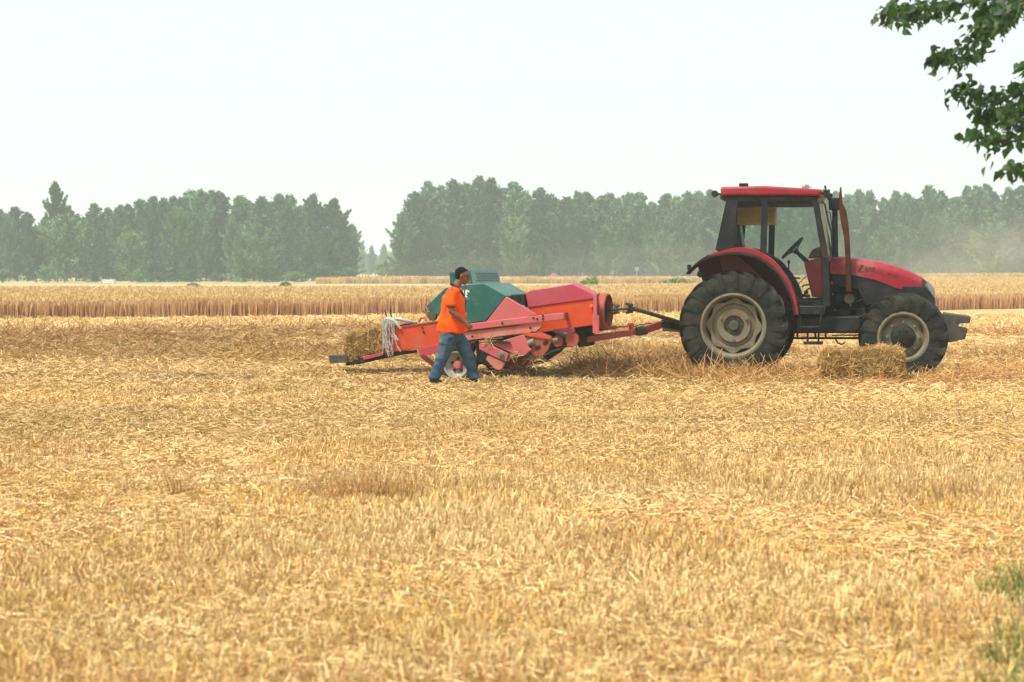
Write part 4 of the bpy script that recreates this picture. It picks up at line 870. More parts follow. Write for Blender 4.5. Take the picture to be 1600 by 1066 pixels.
# pink triangle and beams
pr('side_plate', [(790.7, 463.5), (839, 491.6), (812, 499), (756, 507)], -.66, -.62, 'bpink')
pr('hood_gap_shade', [(792, 461), (821, 459.5), (821, 481), (838, 490)], -.30, .30, 'dark')  # dark fill painting the shade in the gap between hood and front cover
pr('upper_beam', [(690, 510.5), (728.6, 506.5), (757, 503), (880.8, 488.6), (880.8, 499.4), (820, 506), (728.6, 517), (690, 521)], -.70, -.62, 'bpink')
MB().prism(poly(B, [(878, 489), (881, 488.4), (881, 499.5), (878, 500)], -.62), -.66, -.40).build('beam_bracket', 'drawred', ba, .004)
bb = MB()
for px, py in ((833.5, 497), (839.5, 498.5), (848.5, 493.6), (848.5, 498.4), (785, 505), (735, 512), (738, 526), (829, 513), (660, 512), (662, 519)):
    p0 = Vector(B.P(px, py, -.70 if px > 700 else -.345)); bb.tube([p0 + Vector((0, .01, 0)), p0 + Vector((0, -.012, 0))], .016, 8)
bb.build('bolts', 'dark', ba)
pr('lower_beam', [(688, 524), (730.6, 518.5), (845.8, 505.2), (846.8, 510.3), (837, 519), (732.6, 532.2), (688, 538)], -.665, -.60, 'bpinkd')
# wheels
hx, hz_ = B.XZ(712.9, 570.4, -1.1); WR = .30
for s in (-1, 1):
    wy = -1.02 if s < 0 else 1.02
    wb = MB().lathe([(0, s * .03), (.06, s * .03), (.075, s * .0), (.13, s * .01), (.16, s * .04), (.19, s * .05)], (hx, wy, hz_), 40).build('wheel', 'white', ba, smooth=True)
    MB().lathe([(.185, -.09), (.20, -.10), (WR - .04, -.105), (WR - .008, -.08), (WR, -.03), (WR, .03), (WR - .008, .08), (WR - .04, .105), (.20, .10), (.185, .09)], (hx, wy, hz_), 48, closed=True).build('tyre', 'rubber', wb, smooth=True)
    MB().lathe([(.178, s * .05), (.195, s * .09), (.205, s * .098), (.198, s * .104), (.182, s * .09)], (hx, wy, hz_), 48, closed=True).build('rim', 'white', wb, smooth=True)
    hb_ = MB(); 
    for i in range(5):
        a = i * 1.2566 + .3; hb_.lathe([(0, s * .045), (.018, s * .04), (.02, s * .0)], (hx + .095 * math.cos(a), wy, hz_ + .095 * math.sin(a)), 8)
    hb_.build('wheel_nuts', 'dark', wb); hb_ = MB()
    hb_.lathe([(0, s * .06), (.055, s * .055), (.07, s * .01)], (hx, wy, hz_), 16).build('hub', 'bpink', wb, smooth=True)
MB().bar((hx, -.95, hz_), (hx, .95, hz_), .09, .09).bar((hx, -.7, hz_), (hx + .05, -.35, hz_ + .38), .08, .1).bar((hx, .7, hz_), (hx + .05, .33, hz_ + .38), .08, .1).build('axle', 'dkred', ba, .01)
m_ = MB().bar(B.P(660, 556, -.36), B.P(682, 573, -.36), .05, .07).bar(B.P(660, 556, .28), B.P(682, 573, .28), .05, .07).build('rear_strut', 'dkred', ba, .006)
# pickup
pk = MB().prism(poly(B, [(742, 536), (830, 520), (862, 530), (840, 556), (812, 574), (770, 577), (745, 566)], -.60), -.60, .60).build('pickup_body', 'dark', ba, .02)
pr('pickup_side_plate', [(770, 538), (790, 531), (817.3, 523), (824, 533), (826, 543), (831, 545.8), (826, 550), (819, 556), (803.5, 553.6)], -.80, -.77, 'bpink')
pr('pickup_arm', [(748.5, 538), (752, 535.8), (760, 536.5), (793.6, 552.5), (793, 557), (791, 565.5), (770, 557), (748, 545.5)], -.84, -.80, 'bpink')
q_ = Vector(B.P(783.5, 553.6, -.84)); MB().tube([q_, q_ + Vector((0, -.03, 0))], .045, 14).tube([q_, q_ + Vector((0, -.05, 0))], .022, 8).build('pivot_bolt', 'bolt', ba, .004)
pr('pickup_guard', [(762, 556), (766, 556), (789, 567), (784.5, 576), (780, 579), (772, 576), (764, 567.5), (758.6, 562)], -.82, -.79, 'bpinkd')
pr('auger_side', [(817, 522), (845, 519.5), (862, 526), (860, 536), (856.7, 546), (851, 553), (837, 558), (827, 549), (832, 545), (824, 534)], -.74, -.70, 'drawred')
pr('auger_edge', [(817.5, 521.6), (822, 519.6), (850, 524), (861, 528.5), (860, 531), (818, 524.5)], -.76, -.74, 'borange', .003)
pr('lower_shield', [(806, 556), (835, 556), (842, 558), (834, 570), (822, 577), (800, 578), (786, 574), (794, 566)], -.66, -.58, 'dkred')
m_ = MB()
for x0_, y0_, x1_, y1_ in ((837, 545, 844, 541.5), (849, 538, 856, 533.5)): m_.bar(B.P(x0_, y0_, -.745), B.P(x1_, y1_, -.745), .012, .045)
m_.build('plate_slots', 'dark', ba)
MB().tube([B.P(825, 537, -.76), B.P(835, 533, -.76)], .045, 10).tube([B.P(852, 534, -.72), B.P(871, 531, -.62)], .03, 10).build('drive_spindle', 'bolt', ba, smooth=True)
MB().bar(B.P(772, 533, -.83), B.P(797, 536, -.83), .03, .035).build('latch_rod', 'dark', ba)
tn = MB()
for k_ in range(14):
    yy_ = -.55 + k_ * .085
    for a in (0.2, 1.0, 1.8, 2.6, 3.4, 4.2, 5.0, 5.8):
        cxp, czp = B.XZ(806, 563, -.6); tn.tube([(cxp + .16 * math.cos(a), yy_, czp + .16 * math.sin(a)), (cxp + .22 * math.cos(a + .25), yy_, czp + .22 * math.sin(a + .25))], .006, 4)
tn.build('pickup_tines', 'iron', ba)
for (px, py, r_) in ((894.7, 530.2, .10), (871.5, 533, .085)):
    q_ = B.P(px, py, -.5); MB().lathe([(0, -.025), (r_ - .03, -.02), (r_, -.03), (r_ - .01, 0), (r_, .03), (r_ - .03, .02), (0, .025)], q_, 28).build('pulley', 'drawred', ba, smooth=True)
MB().tube([B.P(853.8, 550.8, -.55), B.P(896, 538.5, -.5), B.P(905, 536, -.3)], .012, 6).tube([B.P(873, 541, -.52), B.P(896, 541, -.52)], .012, 6).build('lift_rod', 'dark', ba)
pr('pulley_bracket', [(865, 513.5), (896, 511), (897, 519), (890, 526), (884, 520), (866, 519)], -.52, -.44, 'bplum', .005)
pr('gearbox_block', [(897, 509), (928, 506), (928, 518), (914, 522), (914, 541), (906, 543), (903, 541), (897, 530)], -.30, .25, 'dark', .012)
# flywheel
fxw, fzw = B.XZ(941, 486, 0); fr_ = .272
MB().lathe([(.03, .0)], (0, 0, 0), 3) if False else None
def lathex(mb, prof_, c, n=48):
    k = len(prof_); vs = [(c[0] + x_, c[1] + r_ * math.cos(2 * math.pi * j / n), c[2] + r_ * math.sin(2 * math.pi * j / n)) for j in range(n) for r_, x_ in prof_]
    return mb.add(vs, [(j * k + i, j * k + i + 1, ((j + 1) % n) * k + i + 1, ((j + 1) % n) * k + i) for j in range(n) for i in range(k - 1)])
fxa = B.XZ(933, 486, -.05)[0]
fw = lathex(MB(), [(.03, -.0), (fr_ - .01, 0), (fr_, .015), (fr_, .17), (fr_ - .012, .185), (fr_ - .03, .185), (fr_ - .035, .06), (.06, .05)], (fxa, -.05, fzw)).build('flywheel', 'drawred', ba, smooth=True)
lathex(MB(), [(fr_ - .04, .055), (fr_ - .04, .10), (.10, .085), (.09, .12), (.0, .12)], (fxa, -.05, fzw)).build('flywheel_web', 'dark', fw, smooth=True)
# tongue (drawbar): world points brought into the baler frame
def bw_(px, py, Z): return B.loc(WZ(px, py, Z))
dbm = MB(); pts_ = [bw_(906, 532, 25.35), bw_(958, 524, 25.65), bw_(999, 517.5, 25.95)]
dbm.bar(pts_[0], pts_[2], .12, .095); dbm.build('drawbar', 'drawred', ba, .01)
MB().bar(bw_(1001, 517.5, 25.9), bw_(1030.5, 507, 26.15), .11, .12).build('drawbar_arm', 'drawred', ba, .01)
MB().tube([bw_(994, 518, 25.85), bw_(1006, 516, 25.9)], .07, 12).bar(bw_(995, 522, 25.85), bw_(1010, 519, 25.9), .13, .06).build('drawbar_pivot', 'dark', ba, .008)
MB().bar(bw_(1030, 506.5, 26.15), bw_(1062, 513, 26.5), .08, .09).bar(bw_(1034, 500.5, 26.15), bw_(1062, 508, 26.45), .04, .03).build('hitch_tongue', 'iron', ba, .01)
MB().tube([bw_(940, 514.5, 25.5), bw_(962, 511.5, 25.65)], .028, 10).tube([bw_(962, 511.5, 25.65), bw_(984, 509.5, 25.8)], .013, 8).build('hydraulic_cylinder', 'drawred', ba, smooth=True)
MB().bar(bw_(986, 518, 25.82), bw_(987.5, 505, 25.82), .05, .075).bar(bw_(981, 508, 25.8), bw_(988, 507, 25.82), .06, .05).build('cylinder_bracket', 'drawred', ba, .006)
m_ = MB().tube([bw_(1031, 508, 26.1), bw_(1015, 505, 26.0), bw_(998, 508, 25.9), bw_(985, 513, 25.8)], .008, 6); m_.build('hydraulic_hose', 'dark', ba)
# PTO shaft
s0, s1, s2 = bw_(953, 483.5, 25.35), bw_(984, 482, 25.6), bw_(1063, 504, 26.3)
MB().tube([s0, bw_(962, 484, 25.4)], .03, 10).tube([bw_(962, 484, 25.4), s1], .02, 8).tube([s1, bw_(994, 483.5, 25.68)], .038, 10).tube([bw_(994, 483.5, 25.68), s2], .033, 12).build('drive_shaft', 'olive', ba, smooth=True)
for j, (px, py, Z) in enumerate(((963, 483, 25.4), (984, 482, 25.6))):
    m_ = MB(); c0_ = bw_(px, py, Z)
    for dz_ in (-1, 1): m_.bar(c0_ + Vector((-.06, 0, dz_ * .07)), c0_ + Vector((.05, 0, dz_ * .05)), .05, .035); m_.bar(c0_ + Vector((.0, 0, dz_ * .07)), c0_ + Vector((0, 0, dz_ * .02)), .06, .05)
    m_.tube([c0_ + Vector((0, -.07, 0)), c0_ + Vector((0, .07, 0))], .02, 8).build('universal_joint', 'olive' if j == 0 else 'dark', ba, .006)
# tail: chute and knotter
pr('chute_floor', [(540, 567), (602, 552), (630, 549), (630, 554), (602, 558), (541, 571.5)], -.30, .28, 'dark', .004)
cp = pr('chute_plate', [(513.5, 556), (542, 555), (543, 567), (515, 567.5)], -.34, -.31, 'iron', .004)
pr('chute_plate_base', [(513, 555.5), (541, 555), (541, 558), (513, 558.5)], -.31, .30, 'dkred', .004)
pr('chute_rail', [(566, 558), (598, 550.5), (599, 555), (568, 562.8)], -.345, -.30, 'bplum', .004)
m_ = MB()
for y_ in (-.2, -.05, .1): m_.tube([B.P(654 , 503, y_), B.P(658, 497, y_), B.P(664, 497, y_), B.P(666, 502, y_)], .022, 8)
m_.build('knotter_guard', 'bpink', ba, smooth=True)
m_ = MB()
for _ in range(16):
    a = Vector(B.P(668 + random.uniform(0, 14), 486 + random.uniform(0, 16), random.uniform(-.25, .2))); m_.tube([a, a + Vector((random.uniform(-.14, .08), random.uniform(-.05, .05), random.uniform(-.04, .10)))], .012, 6)
q_ = B.P(676, 494, -.26); m_.lathe([(.0, -.03), (.07, -.03), (.075, .03), (0, .03)], q_, 14); m_.build('knotter', 'olive', ba)
for px in (602.5, 610.5):
    MB().tube([B.P(px - 1, 484.5, -.15), B.P(px + .5, 492, -.15), B.P(px + 3, 500, -.15), B.P(px + 5, 513, -.15)], .010, 6).build('tension_rod', 'dark', ba)
pr('tension_rail', [(602, 511.5), (650, 503.5), (650, 506), (602, 514)], -.16, -.10, 'iron', .003)
# straw caught on the pickup and wound round the knotter
def caught(px0, px1, py0, py1, Y, n, L=.12):
    c_ = np.array([B.P(random.uniform(px0, px1), random.uniform(py0, py1), Y + random.uniform(-.05, .05)) for _ in range(n)])
    d = norm(rng.normal(0, 1, (n, 3)) * np.array((1, .4, .7))); Ls = L * rng.uniform(.4, 1.3, n); c = straw_col(n, c_[:, 0], c_[:, 2], .3, .3) * .8
    return strips(c_, d, Ls, np.full(n, .006), c, c, 2, rng.normal(0, .3, (n, 3)) * Ls[:, None], .8)
arr_mesh('caught_straw', *merge(caught(756, 772, 528, 540, -.83, 60), caught(798, 812, 549, 558, -.82, 50), caught(830, 850, 553, 566, -.70, 90, .16), caught(664, 678, 486, 502, -.1, 40), caught(770, 830, 572, 580, -.6, 120, .2)), 'straw', ba)
# ------------------------------------------------------------------ twine hanging over the chamber end
tw = empty('twine_bundle', (bo.x, bo.y, 0), BYW); tag(tw, 'tangled white twine and pale film hanging over the rear end of the orange bale chamber', 'twine')
m_ = MB()
for i in range(20):
    x0_ = 598 + random.uniform(-1, 22); w_ = random.uniform(3, 17); dp = random.uniform(25, 56); yb = random.uniform(496, 505); y_ = -.37 - random.uniform(0, .07); pts_ = []
    for t in np.linspace(0, 2 * math.pi, 22):
        px = x0_ + w_ * .5 * (1 - math.cos(t)) * (.6 + .4 * math.sin(t / 2)) + random.uniform(-.5, .5) - math.sin(t / 2) * random.uniform(1, 4); py = yb + dp * math.sin(t / 2) ** .8 + random.uniform(-.6, .6)
        pts_.append(B.P(min(px, 634), py, y_))
    m_.tube(pts_, .0036, 4)
for i in range(4):
    x0_ = 598 + i * 5; m_.tube([B.P(x0_ + random.uniform(-1, 1), yv, -.40 + .02 * math.sin(yv)) for yv in np.linspace(500, 553 + random.uniform(-6, 6), 8)], .006, 4)
m_.build('strands', 'twine', tw)
m_ = MB(); m_.tube([B.P(600, 506, -.33), B.P(605, 498, -.34), B.P(612, 500, -.36), B.P(620, 506, -.37), B.P(626, 514, -.38)], [.015, .035, .04, .03, .012], 8)
m_.tube([B.P(603, 520, -.38), B.P(604, 508, -.40), B.P(607, 500, -.38)], [.01, .025, .02], 8)
m_.tube([B.P(612, 499, -.2), B.P(622, 498.5, -.22), B.P(634, 501, -.2), B.P(648, 504.5, -.1)], [.015, .03, .028, .01], 8); m_.build('film', 'film', tw, smooth=True)
# ------------------------------------------------------------------ bales
def bale(name, F, corners, y0, y1, label, parent_rot=0):
    """corners: px polygon of near face (bl, br, tr, tl)"""
    q = [Vector((x_, 0, z_)) for x_, z_ in poly(F, corners, y0)]
    n1, n2, n3 = 16, 8, 8; V = []; 
    def S(u, v, t):
        b0 = q[0] * (1 - u) + q[1] * u; b1 = q[3] * (1 - u) + q[2] * u; p_ = b0 * (1 - v) + b1 * v
        # round the corners
        c_ = (q[0] + q[1] + q[2] + q[3]) / 4; a_, b2, d_ = abs(2 * u - 1), abs(2 * v - 1), abs(2 * t - 1)
        p_ = c_ + (p_ - c_) * (1 - .13 * (a_ * b2) ** 4 - .05 * d_ ** 4) + Vector((0, 0, .022 * math.sin(9 * u + 1.3) * (v - .2)))
        return np.array((p_.x, y0 + (y1 - y0) * t, p_.z)) 
    n = 9000; f = rng.integers(0, 6, n); a, b_ = rng.random(n), rng.random(n); pts_ = np.empty((n, 3)); dd = np.empty((n, 3))
    ux = np.array(q[1] - q[0]); ux /= np.linalg.norm(ux); uz = np.array(q[3] - q[0]); uz /= np.linalg.norm(uz); uy = np.array((0, 1, 0))
    for i in range(n):
        u, v, t = {0: (a[i], b_[i], 0), 1: (a[i], b_[i], 1), 2: (0, a[i], b_[i]), 3: (1, a[i], b_[i]), 4: (a[i], 1, b_[i]), 5: (a[i], 0, b_[i])}[int(f[i])]
        pts_[i] = S(u, v, t)
        e1, e2 = {0: (ux, uz), 1: (ux, uz), 2: (uy, uz), 3: (uy, uz), 4: (ux, uy), 5: (ux, uy)}[int(f[i])]
        an = rng.normal(1.2 if f[i] < 2 else 0, .9); dd[i] = e1 * math.cos(an) + e2 * math.sin(an)
    pts_ += rng.normal(0, .016, (n, 3)) + ((vnoise(pts_[:, 0], pts_[:, 2] + pts_[:, 1], .11, 73) - .5) * .05)[:, None]; L = rng.uniform(.04, .17, n); dd = norm(dd + rng.normal(0, .24, (n, 3)))
    flake = .75 + .4 * vnoise(pts_[:, 0] * 1.0, pts_[:, 0] * 0, .07, 71)
    c = np.where(rng.random((n, 1)) < .45, np.array((.62, .40, .135)), np.array((.44, .275, .088))) * rng.uniform(.6, 1.35, (n, 1)) * flake[:, None]
    A = strips(pts_ - dd * L[:, None] / 2, dd, L, rng.uniform(.004, .010, n), c, c, 2, rng.normal(0, .02, (n, 3)), .8)
    # dense core
    us = np.linspace(0, 1, 14); core = []; Fc = []; 
    def face(fn):
        k0 = len(core)
        for i in us:
            for j in us: core.append(fn(i, j))
        for i in range(13):
            for j in range(13): Fc.append((k0 + i * 14 + j, k0 + (i + 1) * 14 + j, k0 + (i + 1) * 14 + j + 1, k0 + i * 14 + j + 1))
    face(lambda i, j: S(i, j, 0)); face(lambda i, j: S(i, j, 1)); face(lambda i, j: S(0, i, j)); face(lambda i, j: S(1, i, j)); face(lambda i, j: S(i, 1, j)); face(lambda i, j: S(i, 0, j))
    core = np.array(core); ctr_ = core.mean(0); core = ctr_ + (core - ctr_) * .97
    core += (vnoise(core[:, 0] * 3 + core[:, 2], core[:, 1] * 3 + core[:, 2] * 2, .12, 72) - .5)[:, None] * .03
    o = arr_mesh(name, *merge(A, (core, np.array(Fc), np.tile(np.array((.27, .17, .065)), (len(core), 1)))), 'straw'); o.location = (F.o.x, F.o.y, 0); o.rotation_euler = (0, 0, F.yaw)
    tag(o, label, 'bale')
    tm = MB()
    for t in (.3, .7):
        tm.tube([S(u, v, t) * 1.0 + np.array((0, 0, .012 if v > .5 else -.012)) for u, v in [(0, 0), (0, .5), (0, 1), (.25, 1), (.5, 1), (.75, 1), (1, 1), (1, .5), (1, 0), (.5, 0), (0, 0)]], .004, 5)
    tm.build('twine_band', 'twine', o); return o
bale('hay_bale', B, [(537, 563), (602, 549), (602, 513), (541, 523)], -.27, .21, 'brown straw bale sliding out on the chute at the tail of the baler')
gyw = -R(6); G_ = Frame((1345 - 800) / 106.0, 24.1, gyw)
bale('hay_bale', G_, [(1285, 586), (1412, 584), (1411, 545), (1285, 549)], -.0, .46, 'finished straw bale lying on the stubble in front of the tractor front wheel')
# ------------------------------------------------------------------ the man
PX0 = (712 - 800) / 108.3; Pf = Frame(PX0, 24.0, 0)
pe = empty('person', (PX0, 24.0, 0)); tag(pe, 'man in an orange polo shirt and blue jeans walking to the right beside the baler', 'person')
ICO = None
def ico():
    global ICO
    if ICO is None:
        b = bmesh.new(); bmesh.ops.create_icosphere(b, subdivisions=2, radius=1); ICO = ([v.co.copy() for v in b.verts], [[v.index for v in f.verts] for f in b.faces]); b.free()
    return ICO
def blob(name, prims, vox, m, parent, smooth=4):
    """prims: list of chains [(p, (rx, ry, rz) or r), ...]; swept ellipsoids fused into one continuous skin"""
    mb = MB(); iv, if_ = ico()
    for chn in prims:
        chn = [(Vector(p), Vector(r) if isinstance(r, (tuple, list)) else Vector((r, r, r))) for p, r in chn]
        if len(chn) == 1: chn = chn * 2
        for (p0, r0), (p1, r1) in zip(chn[:-1], chn[1:]):
            k = max(1, int((p1 - p0).length / (min(min(r0), min(r1)) * .3)))
            for i in range(k + 1):
                t = i / k; p = p0.lerp(p1, t); r = r0.lerp(r1, t); mb.add([(p.x + v.x * r.x, p.y + v.y * r.y, p.z + v.z * r.z) for v in iv], if_)
    me = bpy.data.meshes.new(name); me.from_pydata(mb.v, [], mb.f); o = bpy.data.objects.new(name, me); C.objects.link(o)
    md = o.modifiers.new('r', 'REMESH'); md.mode = 'VOXEL'; md.voxel_size = vox; md.use_smooth_shade = True
    ms = o.modifiers.new('s', 'SMOOTH'); ms.factor = .5; ms.iterations = smooth
    dg = bpy.context.evaluated_depsgraph_get(); dg.update(); m2 = bpy.data.meshes.new_from_object(o.evaluated_get(dg)); m2.name = name
    o.modifiers.clear(); o.data = m2; m2.materials.clear(); m2.materials.append(M[m]); o.parent = parent
    return o
def q(px, py, y=0): return Pf.P(px, py, y)
SW, HWp = .185, .09
hc = Vector(q(722.6, 431.5)); 
face_dir = Vector((math.cos(R(-14)), 0, math.sin(R(-14)))); up_d = Vector((math.sin(R(14)), 0, math.cos(R(14))))
def hd(f, y, u): v = hc + face_dir * f + up_d * u; return (v.x, y, v.z)
body = [
    [(hd(-.012, 0, .022), (.098, .078, .098))], [(hd(.03, 0, -.03), (.068, .062, .075))], [(hd(.045, 0, -.085), (.042, .04, .035)), (hd(.062, 0, -.095), (.026, .026, .022))],
    [(hd(.084, 0, .022), (.010, .014, .014)), (hd(.110, 0, -.018), (.013, .014, .011))], [(hd(.094, 0, -.048), (.011, .024, .007))], [(hd(.090, 0, -.064), (.011, .022, .007))],
    [(hd(.078, 0, .044), (.016, .052, .012))],
    [(hd(-.012, -.082, -.004), (.017, .010, .027)), (hd(-.006, -.08, -.028), (.009, .008, .010))], [(hd(-.012, .082, -.004), (.017, .010, .027)), (hd(-.006, .08, -.028), (.009, .008, .010))],
    [(hd(-.02, 0, -.06), (.055, .055, .05)), (q(713.5, 447), (.066, .064, .06)), (q(709, 455), (.08, .09, .06))],
    [(q(708, 456, -SW * .7), .06), (q(708, 456, SW * .7), .06)],
    [(q(710, 458), (.11, .15, .08)), (q(709, 480), (.12, .15, .1)), (q(706, 512), (.13, .15, .1))],
]
# near arm, forearm swung forward
el_n, wr_n = q(704.5, 486, -.255), q(725.5, 504, -.235)
body.append([(q(705, 456, -SW), .058), (q(704, 468, -.225), .052), (el_n, .042), (q(713, 493, -.25), .043), (wr_n, (.029, .026, .029))])
el_f, wr_f = q(703, 482, .25), q(713, 497, .22)
body.append([(q(708, 456, SW), .058), (el_f, .042), (q(708, 490, .24), .04), (wr_f, .028)])
def hand(wr, dx, dz, y, s):
    """palm, four unequal bent fingers, thumb leaving the palm's side; fingers curl forward-down"""
    w_ = Vector(wr); d = Vector((dx, 0, dz)).normalized(); nrm_ = Vector((-d.z, 0, d.x)); ys = Vector((0, 1, 0))
    out_ = [[(w_, (.027, .024, .027)), (w_ + d * .04, (.035, .018, .038)), (w_ + d * .07, (.036, .016, .038))]]
    for i, (o_, L_) in enumerate(((.036, .070), (.0125, .080), (-.0125, .075), (-.036, .058))):
        b0 = w_ + d * .078 + nrm_ * o_; p1 = b0 + d * L_ * .42 ; p2 = p1 + (d * .6 + ys * s * .75) * L_ * .34; p3 = p2 + (d * -.1 + ys * s * 1.0) * L_ * .28
        out_.append([(b0 - d * .012, .0098), (p1, .0092), (p2, .0085), (p3, .0074)])
    t0 = w_ + d * .03 + nrm_ * .030; out_.append([(t0, .014), (t0 + (d * .6 + nrm_ * .7) * .03, .012), (t0 + (d * .9 + nrm_ * .6 + ys * s * .4) * .058, .0095)])
    return out_
body += hand(wr_n, .75, -.66, 0, 1); body += hand(wr_f, .55, -.83, 0, -1)
for hipx, kn, an, y in ((701, q(694, 553, -HWp), q(681, 582, -HWp), -HWp), (714, q(732.5, 551, HWp), q(737.5, 581, HWp), HWp)):
    body.append([(q(706, 515, y), .085), (q(hipx + 1, 527, y), .06), (kn, .05), (an, .038)])
body = blob('body', body, .0058, 'skin', pe, 4)
blob('hair', [[(hd(-.032, 0, .044), (.094, .081, .086))], [(hd(-.055, 0, .0), (.062, .076, .075))], [(hd(.004, 0, .086), (.058, .064, .026))], [(hd(-.05, -.03, -.02), (.036, .04, .045)), (hd(-.05, .03, -.02), (.036, .04, .045))]], .009, 'hair', pe, 3)
for s in (-1, 1):
    e = blob('eye', [[(hd(.080, s * .033, .018), (.012, .013, .008))]], .004, 'eye', pe, 1); blob('eyebrow', [[(hd(.092, s * .028, .044), (.007, .018, .005))]], .004, 'hair', pe, 1)
shirt = [
    [(q(711, 452), (.105, .11, .045)), (q(709.5, 460), (.135, .165, .08)), (q(710, 475), (.148, .185, .10)), (q(708.5, 495), (.165, .185, .10)), (q(706.5, 510), (.172, .185, .09)), (q(706, 518.5), (.182, .19, .035))],
    [(q(710, 455, -.10), (.09, .07, .055)), (q(706, 458, -SW - .005), .078), (q(704.5, 470, -.225), .074), (q(704.5, 475.5, -.238), (.076, .07, .035))],
    [(q(710, 455, .10), (.09, .07, .055)), (q(707, 458, SW + .005), .078), (q(703, 470, .225), .073), (q(701, 475.5, .238), (.074, .07, .035))],
    [(q(697, 470, 0), (.06, .14, .1)), (q(692.5, 508, 0), (.075, .16, .1)), (q(690.5, 516, 0), (.078, .16, .04))],
    [(q(722, 475, 0), (.03, .12, .08)), (q(723, 500, 0), (.05, .15, .1)), (q(723.5, 515, 0), (.055, .15, .05))],
]
rg_ = random.Random(3)
for i in range(12):       # folds falling from shoulder and chest to the hem
    x0_ = 690 + i * 3.1; yb = -.205 + .09 * abs((x0_ - 707) / 20) ** 2
    shirt.append([(q(x0_ + rg_.uniform(1, 5), 488 + rg_.uniform(-6, 10), yb + .022), .012), (q(x0_ + rg_.uniform(-1, 2), 505, yb + .014), .019), (q(x0_ - 1, 519, yb + .014), .016)])
sh = blob('shirt', shirt, .0105, 'shirt', pe, 4)
blob('collar', [[(q(707, 444.5, -.055), (.018, .018, .026)), (q(713.5, 450, -.085), (.024, .018, .026)), (q(720.5, 456.5, -.07), (.022, .016, .026)), (q(724.2, 462.5, -.035), (.015, .016, .022))], [(q(707, 444.5, .055), (.022, .022, .028)), (q(714, 450, .085), (.024, .018, .026)), (q(721, 456, .07), (.022, .016, .026)), (q(724.2, 462, .03), (.015, .016, .022))], [(q(706, 444, -.055), .022), (q(705, 444, 0), .024), (q(706, 444, .055), .022)]], .009, 'trim', sh, 3)
for pq in (q(704.8, 479.2, -.243), q(701, 479, .243)):
    blob('sleeve_cuff', [[(pq, (.078, .068, .016))]], .008, 'trim', sh, 2)
jn = [[(q(706.5, 516), (.155, .155, .06)), (q(706.5, 528), (.15, .15, .08))],
      [(q(701, 526, -HWp), (.135, .11, .10)), (q(697.5, 540, -HWp), (.12, .10, .09)), (q(692, 556, -HWp), (.098, .09, .08)), (q(686, 572, -HWp), (.078, .075, .07)), (q(680.5, 586, -HWp), (.085, .075, .05)), (q(679, 591, -HWp), (.088, .075, .022))],
      [(q(713, 526, HWp), (.12, .10, .10)), (q(722.5, 540, HWp), (.112, .095, .09)), (q(730, 553, HWp), (.092, .085, .08)), (q(735, 570, HWp), (.078, .075, .07)), (q(739, 585, HWp), (.082, .075, .05)), (q(740, 590.5, HWp), (.085, .075, .02))]]
for i in range(26):
    lg = i % 2; t = rg_.random(); a, b_ = ((701, 526), (680, 588)) if lg == 0 else ((713, 526), (739, 588))
    cx_ = a[0] + (b_[0] - a[0]) * t; cy_ = a[1] + (b_[1] - a[1]) * t; y_ = (-HWp if lg == 0 else HWp) - (.088 - .02 * t) + .012; w_ = 7 - 2 * t
    jn.append([(q(cx_ - w_, cy_ + rg_.uniform(-3, 3), y_ + .035), .009), (q(cx_, cy_ + rg_.uniform(-2, 2), y_), .011), (q(cx_ + w_, cy_ + rg_.uniform(-3, 3), y_ + .035), .008)])
jean_o = blob('jeans', jn, .0105, 'jeans', pe, 3)
for (hx_, tx_, y_, yb) in ((675, 688, -HWp, 598.0), (737, 750, HWp, 597.8)):
    blob('shoe', [[(q(hx_, yb - 3.2, y_), (.045, .042, .034)), (q((hx_ + tx_) / 2, yb - 3.0, y_ - .005), (.05, .045, .036)), (q(tx_ - 1.5, yb - 2.2, y_ - .01), (.045, .048, .026))]], .007, 'shoe', pe, 3)
from mathutils import noise as mn
def wrinkle(o, amp, sc, amp2=0, sc2=None, seed=0):
    """cloth folds: ridged noise pushed along the normals"""
    me = o.data; ns = [v.normal.copy() for v in me.vertices]
    for v, n_ in zip(me.vertices, ns):
        p = v.co; k = 1 - abs(mn.noise(Vector((p.x * sc[0] + p.z * sc[3], p.y * sc[1], p.z * sc[2])) + Vector((seed, 0, 0)))) * 2.6
        d_ = amp * k
        if amp2: d_ += amp2 * mn.noise(Vector((p.x * sc2[0] - p.z * sc2[3], p.y * sc2[1], p.z * sc2[2])) + Vector((7, seed, 0)))
        v.co = p + n_ * d_
    me.update()
wrinkle(sh, .009, (7, 5, 2.5, 3.5), .012, (9, 6, 5, -6), 1)
wrinkle(jean_o, .008, (5, 5, 8, 5), .010, (9, 8, 14, 6), 2)
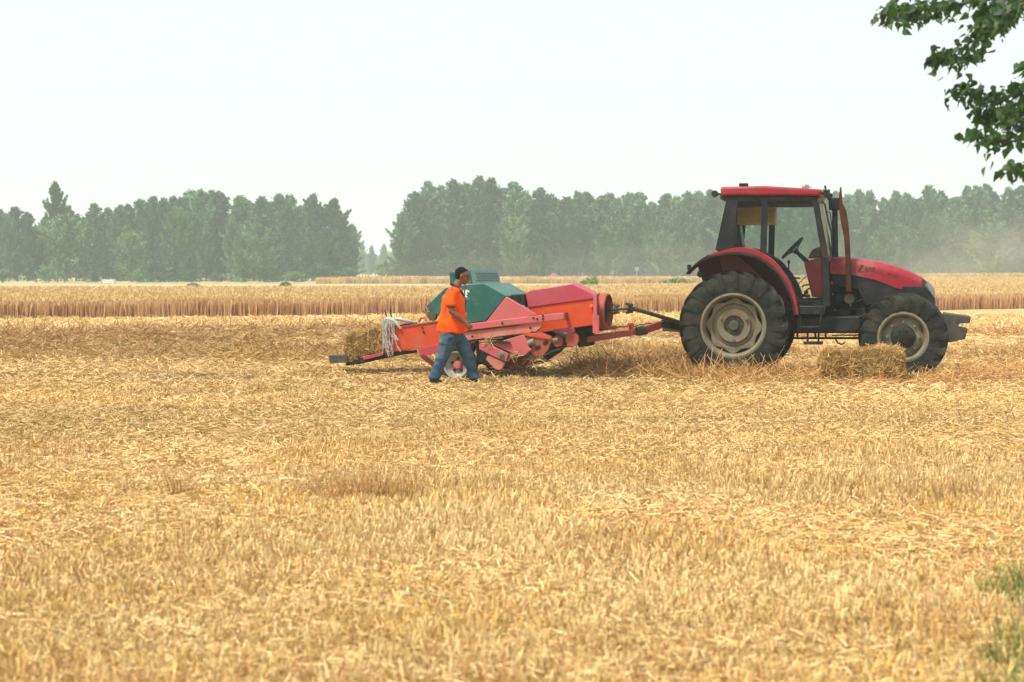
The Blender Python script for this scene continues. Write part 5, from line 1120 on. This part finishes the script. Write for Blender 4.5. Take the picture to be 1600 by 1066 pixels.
# ------------------------------------------------------------------ dust and haze
def volmat(name, col, dens, kind=None):
    m = bpy.data.materials.new(name); m.use_nodes = True; t = m.node_tree; t.nodes.clear(); o = t.nodes.new('ShaderNodeOutputMaterial'); v = t.nodes.new('ShaderNodeVolumePrincipled')
    v.inputs['Color'].default_value = (*col, 1); v.inputs['Density'].default_value = dens; v.inputs['Anisotropy'].default_value = 0.0
    if kind:
        co = t.nodes.new('ShaderNodeTexCoord'); ln = t.nodes.new('ShaderNodeVectorMath'); ln.operation = 'LENGTH'; t.links.new(co.outputs['Object'], ln.inputs[0])
        r = t.nodes.new('ShaderNodeMapRange'); r.inputs[1].default_value = 1; r.inputs[2].default_value = .25; r.inputs[3].default_value = 0; r.inputs[4].default_value = 1; t.links.new(ln.outputs['Value'], r.inputs[0])
        n = t.nodes.new('ShaderNodeTexNoise'); n.inputs['Scale'].default_value = kind; n.inputs['Detail'].default_value = 3; t.links.new(co.outputs['Object'], n.inputs[0])
        r2 = t.nodes.new('ShaderNodeMapRange'); r2.inputs[1].default_value = .35; r2.inputs[2].default_value = .65; t.links.new(n.outputs['Fac'], r2.inputs[0])
        a = t.nodes.new('ShaderNodeMath'); a.operation = 'MULTIPLY'; t.links.new(r.outputs[0], a.inputs[0]); t.links.new(r2.outputs[0], a.inputs[1])
        b = t.nodes.new('ShaderNodeMath'); b.operation = 'MULTIPLY'; t.links.new(a.outputs[0], b.inputs[0]); b.inputs[1].default_value = dens; t.links.new(b.outputs[0], v.inputs['Density'])
    t.links.new(v.outputs[0], o.inputs['Volume']); return m
def dust(name, px, py, Z, sx, sy, sz, col, dens, sc, label):
    iv, if_ = ico(); me = bpy.data.meshes.new(name); me.from_pydata([tuple(v) for v in iv], [], if_); me.materials.append(volmat(name, col, dens, sc)); o = bpy.data.objects.new(name, me); C.objects.link(o)
    p = WZ(px, py, Z); o.location = p; o.scale = (sx, sy, sz); tag(o, label, 'dust', kind='stuff')
dust('brown_dust', 1550, 408, 262, 21, 12, 10, (.84, .76, .63), .030, 2.0, 'brown dust cloud blowing up in front of the trees at right')
dust('pale_dust', 1120, 432, 285, 62, 10, 7, (.86, .85, .79), .022, 3.0, 'pale dust drifting low along the foot of the right tree row')
hz = MB().box((0, 800, 19.5), (3200, 1700, 42)).build('haze', volmat('haze', (.78, .93, .93), HAZE))
tag(hz, 'pale summer haze over the whole field', 'haze', kind='stuff')
print('OBJ', len(bpy.data.objects))
